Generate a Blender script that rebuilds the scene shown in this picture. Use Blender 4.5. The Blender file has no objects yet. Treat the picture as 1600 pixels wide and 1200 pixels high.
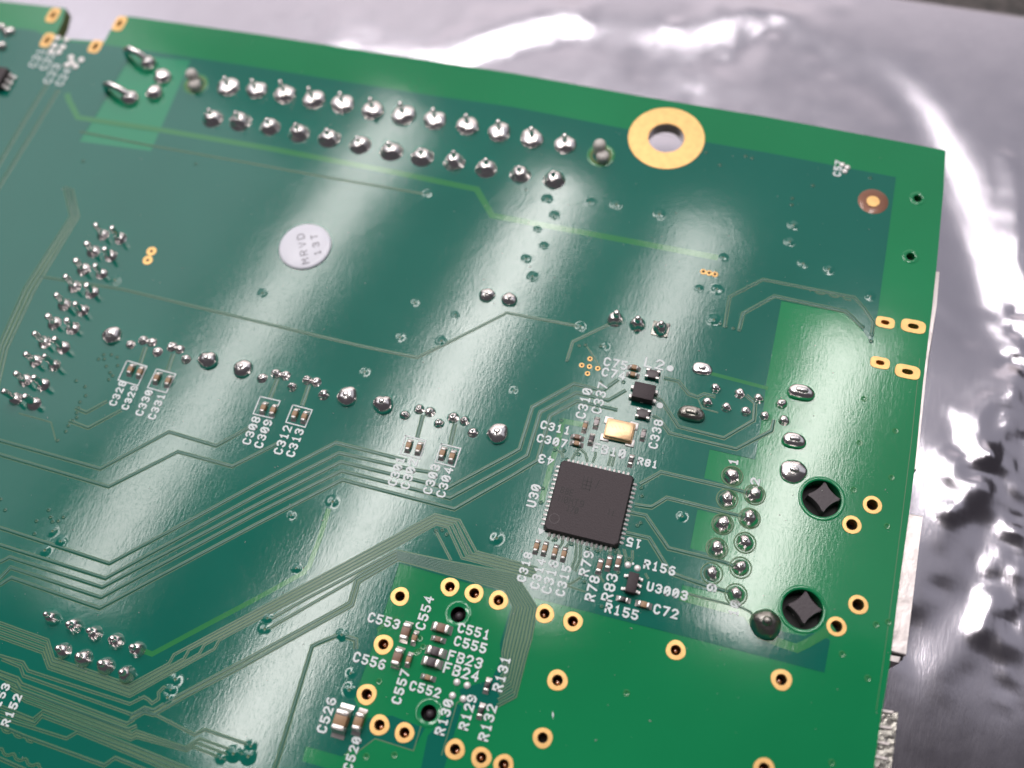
import bpy, math, random
import numpy as np
from mathutils import Matrix, Vector
from mathutils.geometry import delaunay_2d_cdt
random.seed(7)
rng = np.random.default_rng(7)
D = bpy.data
S = bpy.context.scene
COL = S.collection
S.unit_settings.system = 'METRIC'
S.unit_settings.scale_length = 0.001          # one unit is one millimetre

# ------------------------------------------------------------------ camera
F_PX = 1533.417                                # focal length in pixels of a 1600 px wide picture
ROT = ((0.9610853072453562, -0.26639644921851124, 0.07312977533706164),
       (0.21372038551746111, 0.8847447890423868, 0.4141862565037058),
       (-0.17503893570102555, -0.382439001810818, 0.9072495692380084))
CAM = Vector((68.07826, -75.37518, 99.53824))
cam_d = D.cameras.new('camera')
cam_d.sensor_width = 36.0
cam_d.lens = F_PX / 1600 * 36.0
cam_d.clip_start = 5
cam_d.clip_end = 6000
cam = D.objects.new('camera', cam_d)
COL.objects.link(cam)
cr = Vector((ROT[0][0], -ROT[0][1], -ROT[0][2]))
cu = -Vector((ROT[1][0], -ROT[1][1], -ROT[1][2]))
cb = -Vector((ROT[2][0], -ROT[2][1], -ROT[2][2]))
M = Matrix((cr, cu, cb)).transposed().to_4x4()
M.translation = CAM
cam.matrix_world = M
S.camera = cam
cam_d.dof.use_dof = True
cam_d.dof.focus_distance = 104.0
cam_d.dof.aperture_fstop = 0.0138
cam_d.dof.aperture_blades = 0

# ------------------------------------------------------------------ world and lamps
W = D.worlds.new('World')
S.world = W
W.use_nodes = True
W.node_tree.nodes['Background'].inputs[0].default_value = (0.80, 0.74, 0.84, 1)
W.node_tree.nodes['Background'].inputs[1].default_value = 0.08
S.view_settings.view_transform = 'Standard'
S.view_settings.look = 'None'
S.view_settings.exposure = 0.0
S.view_settings.gamma = 1.0

def lamp(name, p0, p1, width, radiance, color=(1, 0.95, 0.92), aim=None):
    """a rectangular lamp whose long axis runs from p0 to p1"""
    p0, p1 = Vector(p0), Vector(p1)
    L = (p1 - p0).length
    d = D.lights.new(name, 'AREA')
    d.shape = 'RECTANGLE'
    d.size = width
    d.size_y = L
    d.color = color
    d.energy = radiance * math.pi * width * L
    o = D.objects.new(name, d)
    mid = (p0 + p1) / 2
    y = (p1 - p0).normalized()
    z = (mid - (aim or Vector((50, -30, 0)))).normalized()
    x = y.cross(z).normalized()
    z = x.cross(y)
    m = Matrix((x, y, z)).transposed().to_4x4()
    m.translation = mid
    o.matrix_world = m
    COL.objects.link(o)
    return o
# four fluorescent battens hanging above and beyond the bench
H = 800
lamp('ceiling_batten', (-318, 620, H), (-455, -10, H), 50, 12.5)
lamp('ceiling_batten', (-112, 560, H), (-250, -110, H), 50, 18.0)
lamp('ceiling_batten', (50, 540, H), (-34, 85, H), 50, 12.5)
lamp('ceiling_batten', (215, 440, H), (150, 115, H), 52, 19.0)
# the pale ceiling beyond the battens
lamp('ceiling_panel', (-1500, 800, 860), (1500, 800, 860), 1280, 0.50, (0.90, 0.90, 1.0), aim=Vector((0, 800, 0)))
# added soft lamp above the left side, puts haze on the board there
lamp('left_haze_lamp', (-600, 610, H), (-760, -60, H), 330, 1.25, (0.98, 0.97, 1.0))
# the bright far wall of the room
lamp('bright_wall', (-2600, 1500, 900), (900, 2300, 900), 1700, 1.0, (1, 0.90, 0.87))

# ------------------------------------------------------------------ picture point -> place on a level plane
def P(x, y, z=0.0):
    d = cr * ((x - 800) / F_PX) - cu * ((y - 600) / F_PX) - cb
    t = (z - CAM.z) / d.z
    q = CAM + d * t
    return Vector((q.x, q.y))
def PL(pts, z=0.0):
    return [P(x, y, z) for x, y in pts]

# ------------------------------------------------------------------ materials
def mat(name, color, rough=0.5, metal=0.0, spec=0.5, coat=0.0, bump=None, vary=0.0, vscale=1.0, emit=None, rvary=0.0, ior=None):
    m = D.materials.new(name)
    m.use_nodes = True
    nt = m.node_tree
    b = nt.nodes['Principled BSDF']
    b.inputs['Base Color'].default_value = (*color, 1)
    b.inputs['Roughness'].default_value = rough
    b.inputs['Metallic'].default_value = metal
    b.inputs['Specular IOR Level'].default_value = spec
    b.inputs['Coat Weight'].default_value = coat
    b.inputs['Coat Roughness'].default_value = 0.1
    if ior: b.inputs['IOR'].default_value = ior
    tc = nt.nodes.new('ShaderNodeTexCoord')
    if vary or rvary:
        n = nt.nodes.new('ShaderNodeTexNoise')
        n.inputs['Scale'].default_value = vscale
        n.inputs['Detail'].default_value = 4
        nt.links.new(tc.outputs['Object'], n.inputs['Vector'])
        if vary:
            r = nt.nodes.new('ShaderNodeValToRGB')
            r.color_ramp.elements[0].position = 0.3
            r.color_ramp.elements[1].position = 0.7
            r.color_ramp.elements[0].color = (*[c * (1 - vary) for c in color], 1)
            r.color_ramp.elements[1].color = (*[min(1, c * (1 + vary)) for c in color], 1)
            nt.links.new(n.outputs['Fac'], r.inputs['Fac'])
            nt.links.new(r.outputs['Color'], b.inputs['Base Color'])
        if rvary:
            mr = nt.nodes.new('ShaderNodeMapRange')
            mr.inputs['To Min'].default_value = rough - rvary
            mr.inputs['To Max'].default_value = rough + rvary
            nt.links.new(n.outputs['Fac'], mr.inputs['Value'])
            nt.links.new(mr.outputs['Result'], b.inputs['Roughness'])
    prev = None
    for sc, st, stretch in (bump or []):
        mp = nt.nodes.new('ShaderNodeMapping')
        mp.inputs['Scale'].default_value = stretch
        if len(stretch) == 3 and stretch[0] != stretch[1]:
            mp.inputs['Rotation'].default_value = (0, 0, math.radians(-8))
        nt.links.new(tc.outputs['Object'], mp.inputs['Vector'])
        n = nt.nodes.new('ShaderNodeTexNoise')
        n.inputs['Scale'].default_value = sc
        n.inputs['Detail'].default_value = 3
        nt.links.new(mp.outputs['Vector'], n.inputs['Vector'])
        bp = nt.nodes.new('ShaderNodeBump')
        bp.inputs['Strength'].default_value = 1.0
        bp.inputs['Distance'].default_value = st
        nt.links.new(n.outputs['Fac'], bp.inputs['Height'])
        if prev: nt.links.new(prev.outputs['Normal'], bp.inputs['Normal'])
        prev = bp
    if prev: nt.links.new(prev.outputs['Normal'], b.inputs['Normal'])
    return m
MASK_BUMP = [(0.07, 0.035, (1, 1, 1)), (2.0, 0.0031, (1.7, 0.45, 1)), (5.0, 0.0026, (1.6, 0.5, 1))]
ROUGH_MASK = 0.085
m_pour = mat('solder_mask_on_copper', (0.004, 0.148, 0.106), ROUGH_MASK, spec=0.56, bump=MASK_BUMP, vary=0.06, vscale=0.05, rvary=0.02)
m_green = mat('solder_mask_on_laminate', (0.007, 0.240, 0.085), ROUGH_MASK, spec=0.56, bump=MASK_BUMP, vary=0.10, vscale=0.035, rvary=0.02)
m_bright = mat('solder_mask_clear', (0.005, 0.27, 0.125), ROUGH_MASK, spec=0.6, bump=MASK_BUMP)
m_channel = mat('solder_mask_channel', (0.030, 0.235, 0.075), ROUGH_MASK, spec=0.6, bump=MASK_BUMP[1:])
m_gap = mat('solder_mask_gap', (0.095, 0.205, 0.095), 0.3, spec=0.5)
m_trace = mat('solder_mask_on_trace', (0.008, 0.118, 0.078), 0.24, spec=0.62, bump=MASK_BUMP[1:])
m_edge = mat('board_edge_laminate', (0.17, 0.22, 0.07), 0.7)
m_silk = mat('white_silkscreen', (0.80, 0.86, 0.86), 0.55, vary=0.06, vscale=3)
m_gold = mat('gold_plating', (0.90, 0.54, 0.20), 0.36, metal=0.45, spec=0.5, vary=0.10, vscale=1.2, bump=[(3, 0.006, (1, 1, 1))])
m_barrel = mat('hole_barrel_gold', (0.62, 0.36, 0.15), 0.35, metal=0.9)
m_dark = mat('dark_cavity', (0.006, 0.005, 0.006), 0.6)
m_bead = mat('copper_pin_tip', (0.62, 0.38, 0.30), 0.22, metal=1.0)
m_solder = mat('tin_solder', (0.90, 0.86, 0.84), 0.20, metal=1.0, bump=[(1.1, 0.05, (1, 1, 1)), (5, 0.006, (1, 1, 1))])
m_soldero = mat('dull_tin_solder', (0.42, 0.40, 0.36), 0.28, metal=1.0, bump=[(1.5, 0.15, (1, 1, 1)), (7, 0.02, (1, 1, 1))])
m_term = mat('tinned_terminal', (0.78, 0.73, 0.70), 0.33, metal=0.85, bump=[(6, 0.02, (1, 1, 1))])
m_pad = mat('tinned_pad', (0.84, 0.80, 0.78), 0.36, metal=0.35, bump=[(5, 0.03, (1, 1, 1))])
m_tan = mat('tan_ceramic', (0.40, 0.24, 0.13), 0.42, vary=0.08, vscale=2)
m_brown = mat('brown_ceramic', (0.27, 0.155, 0.105), 0.40, vary=0.10, vscale=2)
m_greyc = mat('grey_ceramic', (0.50, 0.44, 0.44), 0.40, vary=0.08, vscale=2)
m_ferr = mat('dark_ferrite', (0.075, 0.055, 0.062), 0.38, vary=0.12, vscale=3)
m_black = mat('black_resistor_coat', (0.020, 0.015, 0.018), 0.35)
m_epoxy = mat('chip_epoxy', (0.058, 0.043, 0.048), 0.55, spec=0.35, bump=[(6, 0.03, (1, 1, 1))], vary=0.14, vscale=6)
m_laser = mat('laser_marking', (0.0135, 0.0105, 0.0115), 0.55)
m_peg = mat('black_plastic_peg', (0.060, 0.045, 0.054), 0.42, bump=[(4, 0.02, (1, 1, 1))])
m_white = mat('white_nylon', (0.62, 0.58, 0.54), 0.35)
m_cryst = mat('gold_crystal_lid', (0.72, 0.48, 0.28), 0.34, metal=0.8, bump=[(3, 0.02, (1, 1, 1))])
m_paper = mat('sticker_gloss', (0.80, 0.80, 0.88), 0.40, coat=0.15)
m_ink = mat('grey_ink', (0.17, 0.15, 0.19), 0.5)
m_steel = mat('plated_steel_shell', (0.86, 0.78, 0.76), 0.38, metal=0.7, bump=[(0.5, 0.1, (1, 1, 1))])
m_copper = mat('bare_copper_ring', (0.20, 0.075, 0.035), 0.4, metal=0.3, coat=0.5)
m_foil = mat('metallised_film', (0.47, 0.445, 0.49), 0.21, metal=1.0,
             bump=[(0.10, 0.03, (1, 1, 1)), (1.0, 0.010, (2.2, 0.35, 1)), (3.5, 0.005, (2.0, 0.4, 1))], rvary=0.05, vscale=0.3)
m_table = mat('speckled_granite', (0.060, 0.050, 0.045), 0.35, bump=[(0.8, 0.1, (1, 1, 1))], vary=0.6, vscale=0.6)

# ------------------------------------------------------------------ object helpers
def mesh(name, verts, faces, mats, fm=None, smooth=True):
    me = D.meshes.new(name)
    me.from_pydata([tuple(v) for v in verts], [], [tuple(f) for f in faces])
    for m in (mats if isinstance(mats, (list, tuple)) else [mats]):
        me.materials.append(m)
    if fm is not None:
        me.polygons.foreach_set('material_index', fm)
    if smooth:
        me.polygons.foreach_set('use_smooth', [True] * len(me.polygons))
    me.update()
    return me
def sharp(me, deg=35):
    me.set_sharp_from_angle(angle=math.radians(deg))
    return me
def obj(name, me, parent=None, loc=(0, 0, 0), rz=0.0, label=None, kind=None):
    o = D.objects.new(name, me)
    COL.objects.link(o)
    if parent: o.parent = parent
    o.location = loc
    o.rotation_euler = (0, 0, rz)
    if label: o['label'] = label
    if kind: o['kind'] = kind
    return o
def tag(o, label, cat, group=None):
    o['label'] = label
    o['category'] = cat
    if group: o['group'] = group
    return o
class MB:
    def __init__(s): s.v = []; s.f = []; s.m = []
    def add(s, v, f, m=0):
        o = len(s.v); s.v += [tuple(q) for q in v]; s.f += [tuple(i + o for i in q) for q in f]; s.m += [m] * len(f)
    def box(s, cx, cy, z0, sx, sy, h, m=0, bev=0.05):
        """box with its vertical and upper edges chamfered"""
        def ring(ix, z, c):
            a, b = sx / 2 - ix, sy / 2 - ix
            return [(cx - a + c, cy - b, z), (cx + a - c, cy - b, z), (cx + a, cy - b + c, z), (cx + a, cy + b - c, z),
                    (cx + a - c, cy + b, z), (cx - a + c, cy + b, z), (cx - a, cy + b - c, z), (cx - a, cy - b + c, z)]
        v = ring(0, z0, bev) + ring(0, z0 + h - bev, bev) + ring(bev * 0.35, z0 + h - bev * .3, bev) + ring(bev, z0 + h, bev * .8)
        f = [tuple(range(24, 32)), tuple(reversed(range(8)))]
        for k in range(3):
            for i in range(8):
                j = (i + 1) % 8
                f.append((k * 8 + i, k * 8 + j, k * 8 + 8 + j, k * 8 + 8 + i))
        s.add(v, f, m)
    def lathe(s, prof, n=20, cx=0, cy=0, m=0, ex=1, ey=1, cap=True):
        v = []; f = []
        for r, z in prof:
            for i in range(n):
                a = 2 * math.pi * i / n
                v.append((cx + r * ex * math.cos(a), cy + r * ey * math.sin(a), z))
        for k in range(len(prof) - 1):
            for i in range(n):
                j = (i + 1) % n
                f.append((k * n + i, k * n + j, (k + 1) * n + j, (k + 1) * n + i))
        if cap: f.append(tuple((len(prof) - 1) * n + i for i in range(n)))
        s.add(v, f, m)
    def make(s, name, mats, smooth=True, ang=35):
        return sharp(mesh(name, s.v, s.f, mats, s.m, smooth), ang)

def ribbon(pts, w, cap=False):
    """flat strip along 2-D points with mitred corners; returns left and right sides"""
    pts = [Vector(p) for p in pts]
    L, R_ = [], []
    n = len(pts)
    for i, p in enumerate(pts):
        a = (pts[i] - pts[i - 1]).normalized() if i > 0 else None
        b = (pts[i + 1] - pts[i]).normalized() if i < n - 1 else None
        d0, d1 = a or b, b or a
        t = (d0 + d1)
        t = t.normalized() if t.length > 1e-6 else d0
        nn = Vector((-t.y, t.x))
        k = 1 / max(0.5, nn.dot(Vector((-d0.y, d0.x))))
        L.append(p + nn * w / 2 * k)
        R_.append(p - nn * w / 2 * k)
    return L, R_
def strip(mb, pts, w, z, m=0, cap=0):
    pts = [Vector(p) for p in pts]
    L, R_ = ribbon(pts, w)
    if cap:
        d = (pts[-1] - pts[-2]).normalized(); nrm = Vector((-d.y, d.x))
        for a in (45, 0, -45)[::1]:
            pass
        e = [pts[-1] + (nrm * math.cos(t) + d * math.sin(t)) * w / 2 for t in (math.radians(a) for a in (30, 60, 90, 120, 150))]
        d2 = (pts[0] - pts[1]).normalized(); n2 = Vector((-d2.y, d2.x))
        e2 = [pts[0] + (n2 * math.cos(t) + d2 * math.sin(t)) * w / 2 for t in (math.radians(a) for a in (30, 60, 90, 120, 150))]
    n = len(pts)
    v = [(*p, z) for p in L] + [(*p, z) for p in R_]
    f = [(n + i, n + i + 1, i + 1, i) for i in range(n - 1)]
    if cap:
        o = len(v)
        v += [(*p, z) for p in e]
        f.append(tuple([n - 1] + list(range(o, o + 5)) + [2 * n - 1])[::-1])
        o = len(v)
        v += [(*p, z) for p in e2]
        f.append(tuple([n] + list(range(o, o + 5)) + [0])[::-1])
    mb.add(v, f, m)

# ------------------------------------------------------------------ table, bag
def flat_sheet(loops, z, name, mats, keep_holes=True):
    pass
def bag_line():
    a, b = P(1440, 2, -15), P(1600, 23, -15)
    d = (b - a).normalized()
    return a, d
TB = MB()
TB.add([(-3000, -3000, -16.5), (3000, -3000, -16.5), (3000, 3000, -16.5), (-3000, 3000, -16.5)], [(0, 1, 2, 3)])
o = obj('table_top', mesh('table_top', TB.v, TB.f, m_table))
tag(o, 'dark speckled stone worktop showing past the bag corner', 'worktop'); o['kind'] = 'structure'; del o['category']

def seg_dist(X, Y, pts):
    best = np.full(X.shape, 1e9)
    for (ax, ay), (bx, by) in zip(pts[:-1], pts[1:]):
        dx, dy = bx - ax, by - ay
        t = np.clip(((X - ax) * dx + (Y - ay) * dy) / (dx * dx + dy * dy + 1e-9), 0, 1)
        best = np.minimum(best, np.hypot(X - ax - t * dx, Y - ay - t * dy))
    return best
def value_noise(X, Y, scale, seed):
    r = np.random.default_rng(seed)
    g = r.random((256, 256))
    x, y = X / scale + 100, Y / scale + 100
    xi, yi = np.floor(x).astype(int), np.floor(y).astype(int)
    fx, fy = x - xi, y - yi
    fx = fx * fx * fx * (fx * (fx * 6 - 15) + 10); fy = fy * fy * fy * (fy * (fy * 6 - 15) + 10)
    a = g[xi % 256, yi % 256]; b = g[(xi + 1) % 256, yi % 256]; c = g[xi % 256, (yi + 1) % 256]; d = g[(xi + 1) % 256, (yi + 1) % 256]
    return (a * (1 - fx) + b * fx) * (1 - fy) + (c * (1 - fx) + d * fx) * fy - 0.5
def build_bag():
    a, d = bag_line()
    nrm = Vector((-d.y, d.x))                 # points away from the board
    if nrm.dot(Vector((0, 0)) - a) > 0: nrm = -nrm
    st = 0.7
    us = np.arange(-210, 150, st)             # along the bag's top edge
    vs = np.arange(0, 230, st)                # from the edge inwards
    U, V = np.meshgrid(us, vs, indexing='ij')
    edge = 0.5 * np.sin(us / 17.0)[:, None] * np.exp(-V / 6)
    X = a.x + d.x * U - nrm.x * (V + edge)
    Y = a.y + d.y * U - nrm.y * (V + edge)
    Z = np.full(X.shape, -14.8)
    PLN = lambda pts: [tuple(P(x, y, -14.5)) for x, y in pts]
    # the pouch: inside the curve the film sinks and slopes to the viewer
    K = PLN([(200, 120), (470, 60), (690, 58), (840, 14), (1000, 8), (1180, 4), (1262, 15), (1350, 55), (1440, 105), (1500, 158), (1560, 240), (1592, 300), (1640, 420), (1720, 700), (1900, 1100)])
    dist = seg_dist(X, Y, K)
    poly = K + [tuple(P(1900, 2200, -14.5)), tuple(P(-300, 2200, -14.5)), tuple(P(-300, 160, -14.5))]
    inside = np.zeros(X.shape, bool)
    for (x0, y0), (x1, y1) in zip(poly, poly[1:] + poly[:1]):
        c = ((y0 > Y) != (y1 > Y)) & (X < (x1 - x0) * (Y - y0) / (y1 - y0 + 1e-12) + x0)
        inside ^= c
    sd = np.where(inside, dist, -dist)
    tt = np.linspace(-30, 80, 1101)
    sl = 0.135 * np.exp(-((tt - 5.0) / 3.6) ** 2) + 0.03 * np.exp(-((tt - 12) / 9) ** 2)
    streak = np.zeros(X.shape)
    for pth in ([(690, 92), (760, 50), (830, 28), (890, 22)], [(1170, 16), (1100, 50), (1050, 90), (1040, 160)], [(1415, 105), (1460, 180), (1492, 300), (1530, 400), (1552, 500)]):
        streak = np.maximum(streak, np.exp(-(seg_dist(X, Y, PLN(pth)) / 5.5) ** 2))
    Z -= np.interp(sd, tt, np.cumsum(sl) * 0.1) * np.clip((Y + 22) / 20, 0, 1) * (0.30 + 0.70 * streak)
    # ridges pressed into the film: (path, half width, height)
    ridges = [
        ([(1598, 600), (1545, 628), (1531, 655), (1533, 690), (1547, 713)], 1.2, 0.55),
        ([(1547, 713), (1562, 675), (1590, 640)], 1.0, 0.5),
        ([(1545, 716), (1500, 724), (1489, 740), (1512, 756), (1535, 755)], 1.1, 0.5),
        ([(1483, 800), (1500, 792), (1528, 775), (1537, 763)], 0.8, 0.45),
        ([(1540, 985), (1550, 930), (1565, 960), (1570, 1000)], 0.9, 0.4),
        ([(540, 0), (528, 60)], 3, 0.15),
        ([(1330, 160), (1300, 200), (1290, 230)], 4, 0.12),
        ([(905, 12), (906, 32)], 1.2, 0.25),
        ([(690, 92), (760, 50), (830, 28), (890, 22)], 2.4, 0.22),
        ([(1170, 16), (1100, 50), (1050, 90), (1036, 150), (1040, 240)], 2.8, 0.42),
        ([(1250, 40), (1215, 110), (1200, 180)], 3.4, 0.16),
    ]
    for pts, w, h in ridges:
        r = seg_dist(X, Y, PLN(pts))
        wob = 1 + 0.7 * value_noise(X, Y, 3.0, 5)
        Z += h * np.exp(-(r * wob) ** 2 / (2 * w * w))
    # leaning facets of the broad folds: (path, half width, slope along x, slope along y)
    folds = [
        ([(1550, 505), (1520, 512), (1490, 490), (1462, 472)], 1.2, 0.06, 0.05),
        ([(1566, 250), (1574, 300), (1580, 370), (1568, 400), (1585, 430), (1600, 475)], 1.2, 0.06, 0.07),
        ([(1440, 735), (1452, 770), (1454, 800)], 2.6, 0.075, 0.0),
        ([(1450, 1022), (1490, 980), (1530, 945), (1562, 900), (1570, 840)], 2.2, 0.100, 0.0),
        
    ]
    for pts, w, sx, sy in folds:
        q = PLN(pts)
        num = np.zeros(X.shape); den = np.zeros(X.shape) + 1e-9
        for (ax, ay), (bx, by) in zip(q[:-1], q[1:]):
            for t in (0.0, 0.5):
                mx, my = ax + (bx - ax) * t, ay + (by - ay) * t
                g = np.exp(-((X - mx) ** 2 + (Y - my) ** 2) / (2 * (w * 1.3) ** 2))
                num += g * (sx * (X - mx) + sy * (Y - my)); den += g
        r = seg_dist(X, Y, q) * (1 + 0.5 * value_noise(X, Y, 2.5, 6))
        Z += num / np.maximum(den, 0.05) * np.exp(-(r / (w * 1.5)) ** 4)
    pits = [((1540, 860), 5, -0.22), ((1548, 990), 4.5, -0.22)]
    for (px, py), w, h in pits:
        q = P(px, py, -14.5)
        Z += h * np.exp(-((X - q.x) ** 2 + (Y - q.y) ** 2) / (2 * w * w))
    ins = 1 / (1 + np.exp(-sd / 3))
    calm = 0.05 + 0.95 / (1 + np.exp(-(Y + 41) / 2.5))
    Z += calm * ins * 0.14 * value_noise(X, Y, 17, 1) + calm * (0.08 + 0.22 * ins) * value_noise(X, Y, 30, 3)
    # crinkled heat seal down the bag's side
    sl = PLN([(1600, 480), (1592, 600), (1594, 800), (1590, 900), (1588, 1020), (1584, 1100)])
    r = seg_dist(X, Y, sl)
    Z += np.exp(-(r / 1.5) ** 2) * (0.75 * value_noise(X, Y, 1.5, 9) + 0.35 * value_noise(X, Y, 0.9, 10)) * (0.25 + 0.75 * calm)
    Z -= 0.040 * np.maximum(0, X - 92) * (Y < 20) * np.clip((20 - Y) / 25, 0, 1)
    r = seg_dist(X, Y, PLN([(1550, 880), (1562, 930), (1570, 970)]))
    Z += np.exp(-(r / 2.5) ** 2) * (0.4 * value_noise(X, Y, 2.4, 11))
    Z = np.maximum(Z, -16.3)
    # keep below the connectors hanging under the board
    nu, nv = X.shape
    V3 = np.stack([X, Y, Z], -1).reshape(-1, 3)
    idx = np.arange(nu * nv).reshape(nu, nv)
    A, B, C, E_ = idx[:-1, :-1].ravel(), idx[1:, :-1].ravel(), idx[1:, 1:].ravel(), idx[:-1, 1:].ravel()
    me = D.meshes.new('film')
    me.vertices.add(len(V3)); me.vertices.foreach_set('co', V3.ravel())
    q = np.stack([A, E_, C, B], 1)
    me.loops.add(q.size); me.loops.foreach_set('vertex_index', q.ravel())
    me.polygons.add(len(q)); me.polygons.foreach_set('loop_start', np.arange(0, q.size, 4)); me.polygons.foreach_set('loop_total', np.full(len(q), 4))
    me.polygons.foreach_set('use_smooth', np.ones(len(q), bool))
    me.materials.append(m_foil)
    me.update(calc_edges=True); me.validate()
    if me.polygons[0].normal.z < 0: me.flip_normals()
    o = obj('antistatic_bag', me)
    so = o.modifiers.new('thickness', 'SOLIDIFY'); so.thickness = 0.12; so.offset = -1
    tag(o, 'creased silver antistatic bag lying flat under the green circuit board', 'bag')
build_bag()

# ------------------------------------------------------------------ the board
board = D.objects.new('circuit_board', None)
COL.objects.link(board)
board.empty_display_size = 10
tag(board, 'green printed circuit board seen from its soldered side, lying on the silver bag', 'circuit board')
ZP = 0.035                                     # copper stands this much above the bare laminate
OUT = [(-260, -45), (0, 2), (103, 13), (98, 34), (87, 56), (108, 61), (163, 65), (172, 48), (192, 25), (210, 26.5), (400, 53), (620, 87), (800, 114), (1000, 150),
       (1200, 183), (1400, 220), (1478, 235), (1474, 300), (1463, 420), (1456, 485), (1448, 550), (1442, 600), (1430, 725), (1421, 800), (1407, 900), (1390, 1040),
       (1376, 1125), (1366, 1200), (1350, 1330), (-330, 1330)]
POUR = [(-260, 10), (0, 40), (55, 48), (88, 64), (165, 70), (400, 105), (665, 148), (800, 167), (975, 201), (1102, 222), (1200, 239), (1400, 277), (1397, 300), (1371, 492), (1363, 538), (1345, 512),
        (1318, 489), (1221, 470), (1197, 600), (1194, 630), (1184, 693), (1180, 718), (1109, 702), (1100, 747), (1136, 757), (1126, 804), (1090, 796), (1078, 857),
        (1118, 867), (1108, 905), (1118, 926), (1066, 914), (1064, 929), (1165, 957), (1180, 984), (1215, 985), (1257, 994), (1268, 988), (1297, 1000), (1288, 1051), (834, 934), (840, 952),
        (828, 1002), (805, 1092), (778, 1106), (726, 1108), (718, 1077), (768, 1062), (783, 1030), (781, 1006), (798, 949), (791, 927), (710, 905), (624, 880),
        (604, 945), (584, 1005), (572, 1040), (553, 1092), (566, 1120), (552, 1164), (535, 1182), (478, 1166), (472, 1189), (530, 1206), (520, 1330), (-330, 1330)]

def circ(c, r, n=20, ex=1.0, ey=1.0, z=0.0):
    q = P(*c, z) if not isinstance(c, Vector) else c
    return [Vector((q.x + r * ex * math.cos(2 * math.pi * i / n), q.y + r * ey * math.sin(2 * math.pi * i / n))) for i in range(n)]
rings_big = [(625, 932), (703, 917), (741, 927), (779, 938), (599, 1007), (573, 1085), (593, 1133), (632, 1145), (711, 1171), (752, 1184), (787, 1195), (851, 959), (895, 971), (1056, 1016), (871, 1063), (848, 1153), (1221, 1062), (1194, 1201)]
rings_thin = [(1363, 789), (1331, 820), (1341, 945), (1307, 979)]
slots_r = [((1383, 504), 2.1, 1.45), ((1427, 510), 2.7, 1.7), ((1375, 567), 2.1, 1.45), ((1418, 581), 2.7, 1.7)]
slots_l = [((83, 24), 1.7, 2.7), ((74, 63), 1.7, 2.6), ((187, 37), 1.7, 2.7), ((149, 73), 1.8, 2.3)]
star_rings = [(922, 561), (909, 571), (921, 573), (934, 576), (918, 584)]
pair_rings = [(237, 393), (231, 407)]
MH = P(1041, 216)
holes = [circ(MH, 2.2, 40)]
holes += [circ(c, 0.52, 14) for c in rings_big]
holes += [circ(c, 0.56, 16) for c in rings_thin]
pegs = [(1284, 779), (1254, 952)]
holes += [circ(c, 2.02, 32) for c in pegs]
small_holes = [(716, 960), (670, 1114)]
holes += [circ(c, 0.80, 20) for c in small_holes]
tooling = [(1434, 310), (1423, 401)]
holes += [circ(c, 0.52, 14) for c in tooling]
for (c, w, h) in slots_r: holes.append(circ(c, 0.5, 14, ex=w / 2.1, ey=0.62))
for (c, w, h) in slots_l: holes.append(circ(c, 0.42, 12, ex=0.9, ey=1.5))

def pip(x, y, loop):
    c = False
    j = len(loop) - 1
    for i in range(len(loop)):
        xi, yi = loop[i]; xj, yj = loop[j]
        if (yi > y) != (yj > y) and x < (xj - xi) * (y - yi) / (yj - yi) + xi: c = not c
        j = i
    return c
def region(outer, holes, z, mb, m=0, skirt=None, ms=1):
    """sheet with holes; skirt = depth of side walls"""
    loops = [list(outer)] + [list(h) for h in holes]
    vs, es = [], []
    for L in loops:
        o = len(vs); vs += [Vector((p[0], p[1])) for p in L]
        es += [(o + i, o + (i + 1) % len(L)) for i in range(len(L))]
    rv, re, rf = delaunay_2d_cdt(vs, es, [], 0, 1e-5)[:3]
    f = []
    for t in rf:
        cx = sum(rv[i].x for i in t) / len(t); cy = sum(rv[i].y for i in t) / len(t)
        if pip(cx, cy, loops[0]) and not any(pip(cx, cy, h) for h in loops[1:]):
            n = (rv[t[1]] - rv[t[0]]).cross(rv[t[2]] - rv[t[0]])
            f.append(tuple(t) if n > 0 else tuple(reversed(t)))
    mb.add([(v.x, v.y, z) for v in rv], f, m)
    if skirt:
        for k, L in enumerate(loops):
            n = len(L)
            mb.add([(p[0], p[1], z) for p in L] + [(p[0], p[1], z - skirt) for p in L],
                   [(i, (i + 1) % n, n + (i + 1) % n, n + i) for i in range(n)], ms)
mb = MB()
region(PL(OUT), holes, 0.0, mb, 0, 1.6, 1)
region(PL(OUT), holes, -1.6, mb, 0)
o = obj('laminate', mb.make('laminate', [m_green, m_edge], smooth=False), board, label='bare green laminate with holes and a notch at its far edge')
mb = MB()
pl = PL(POUR)
ph = [h for h in holes if pip(h[0].x, h[0].y, pl)]
ph += [circ(c, 1.45, 24) for c in ((326, 564),) if False]
# light green islands left free of copper
isl_power = PL([(205, 86), (298, 94), (236, 236), (124, 221), (146, 188)])
region(pl, ph + [isl_power], ZP, mb, 0, ZP - 0.001, 0)
obj('copper_pour', mb.make('copper_pour', [m_pour], smooth=False), board, label='broad dark teal copper area under solder mask')
mb = MB(); strip_pts = isl_power
region(isl_power, [], 0.006, mb, 0)
obj('clear_window', mb.make('clear_window', [m_bright], smooth=False), board, label='bright green window round the power jack joints')
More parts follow.
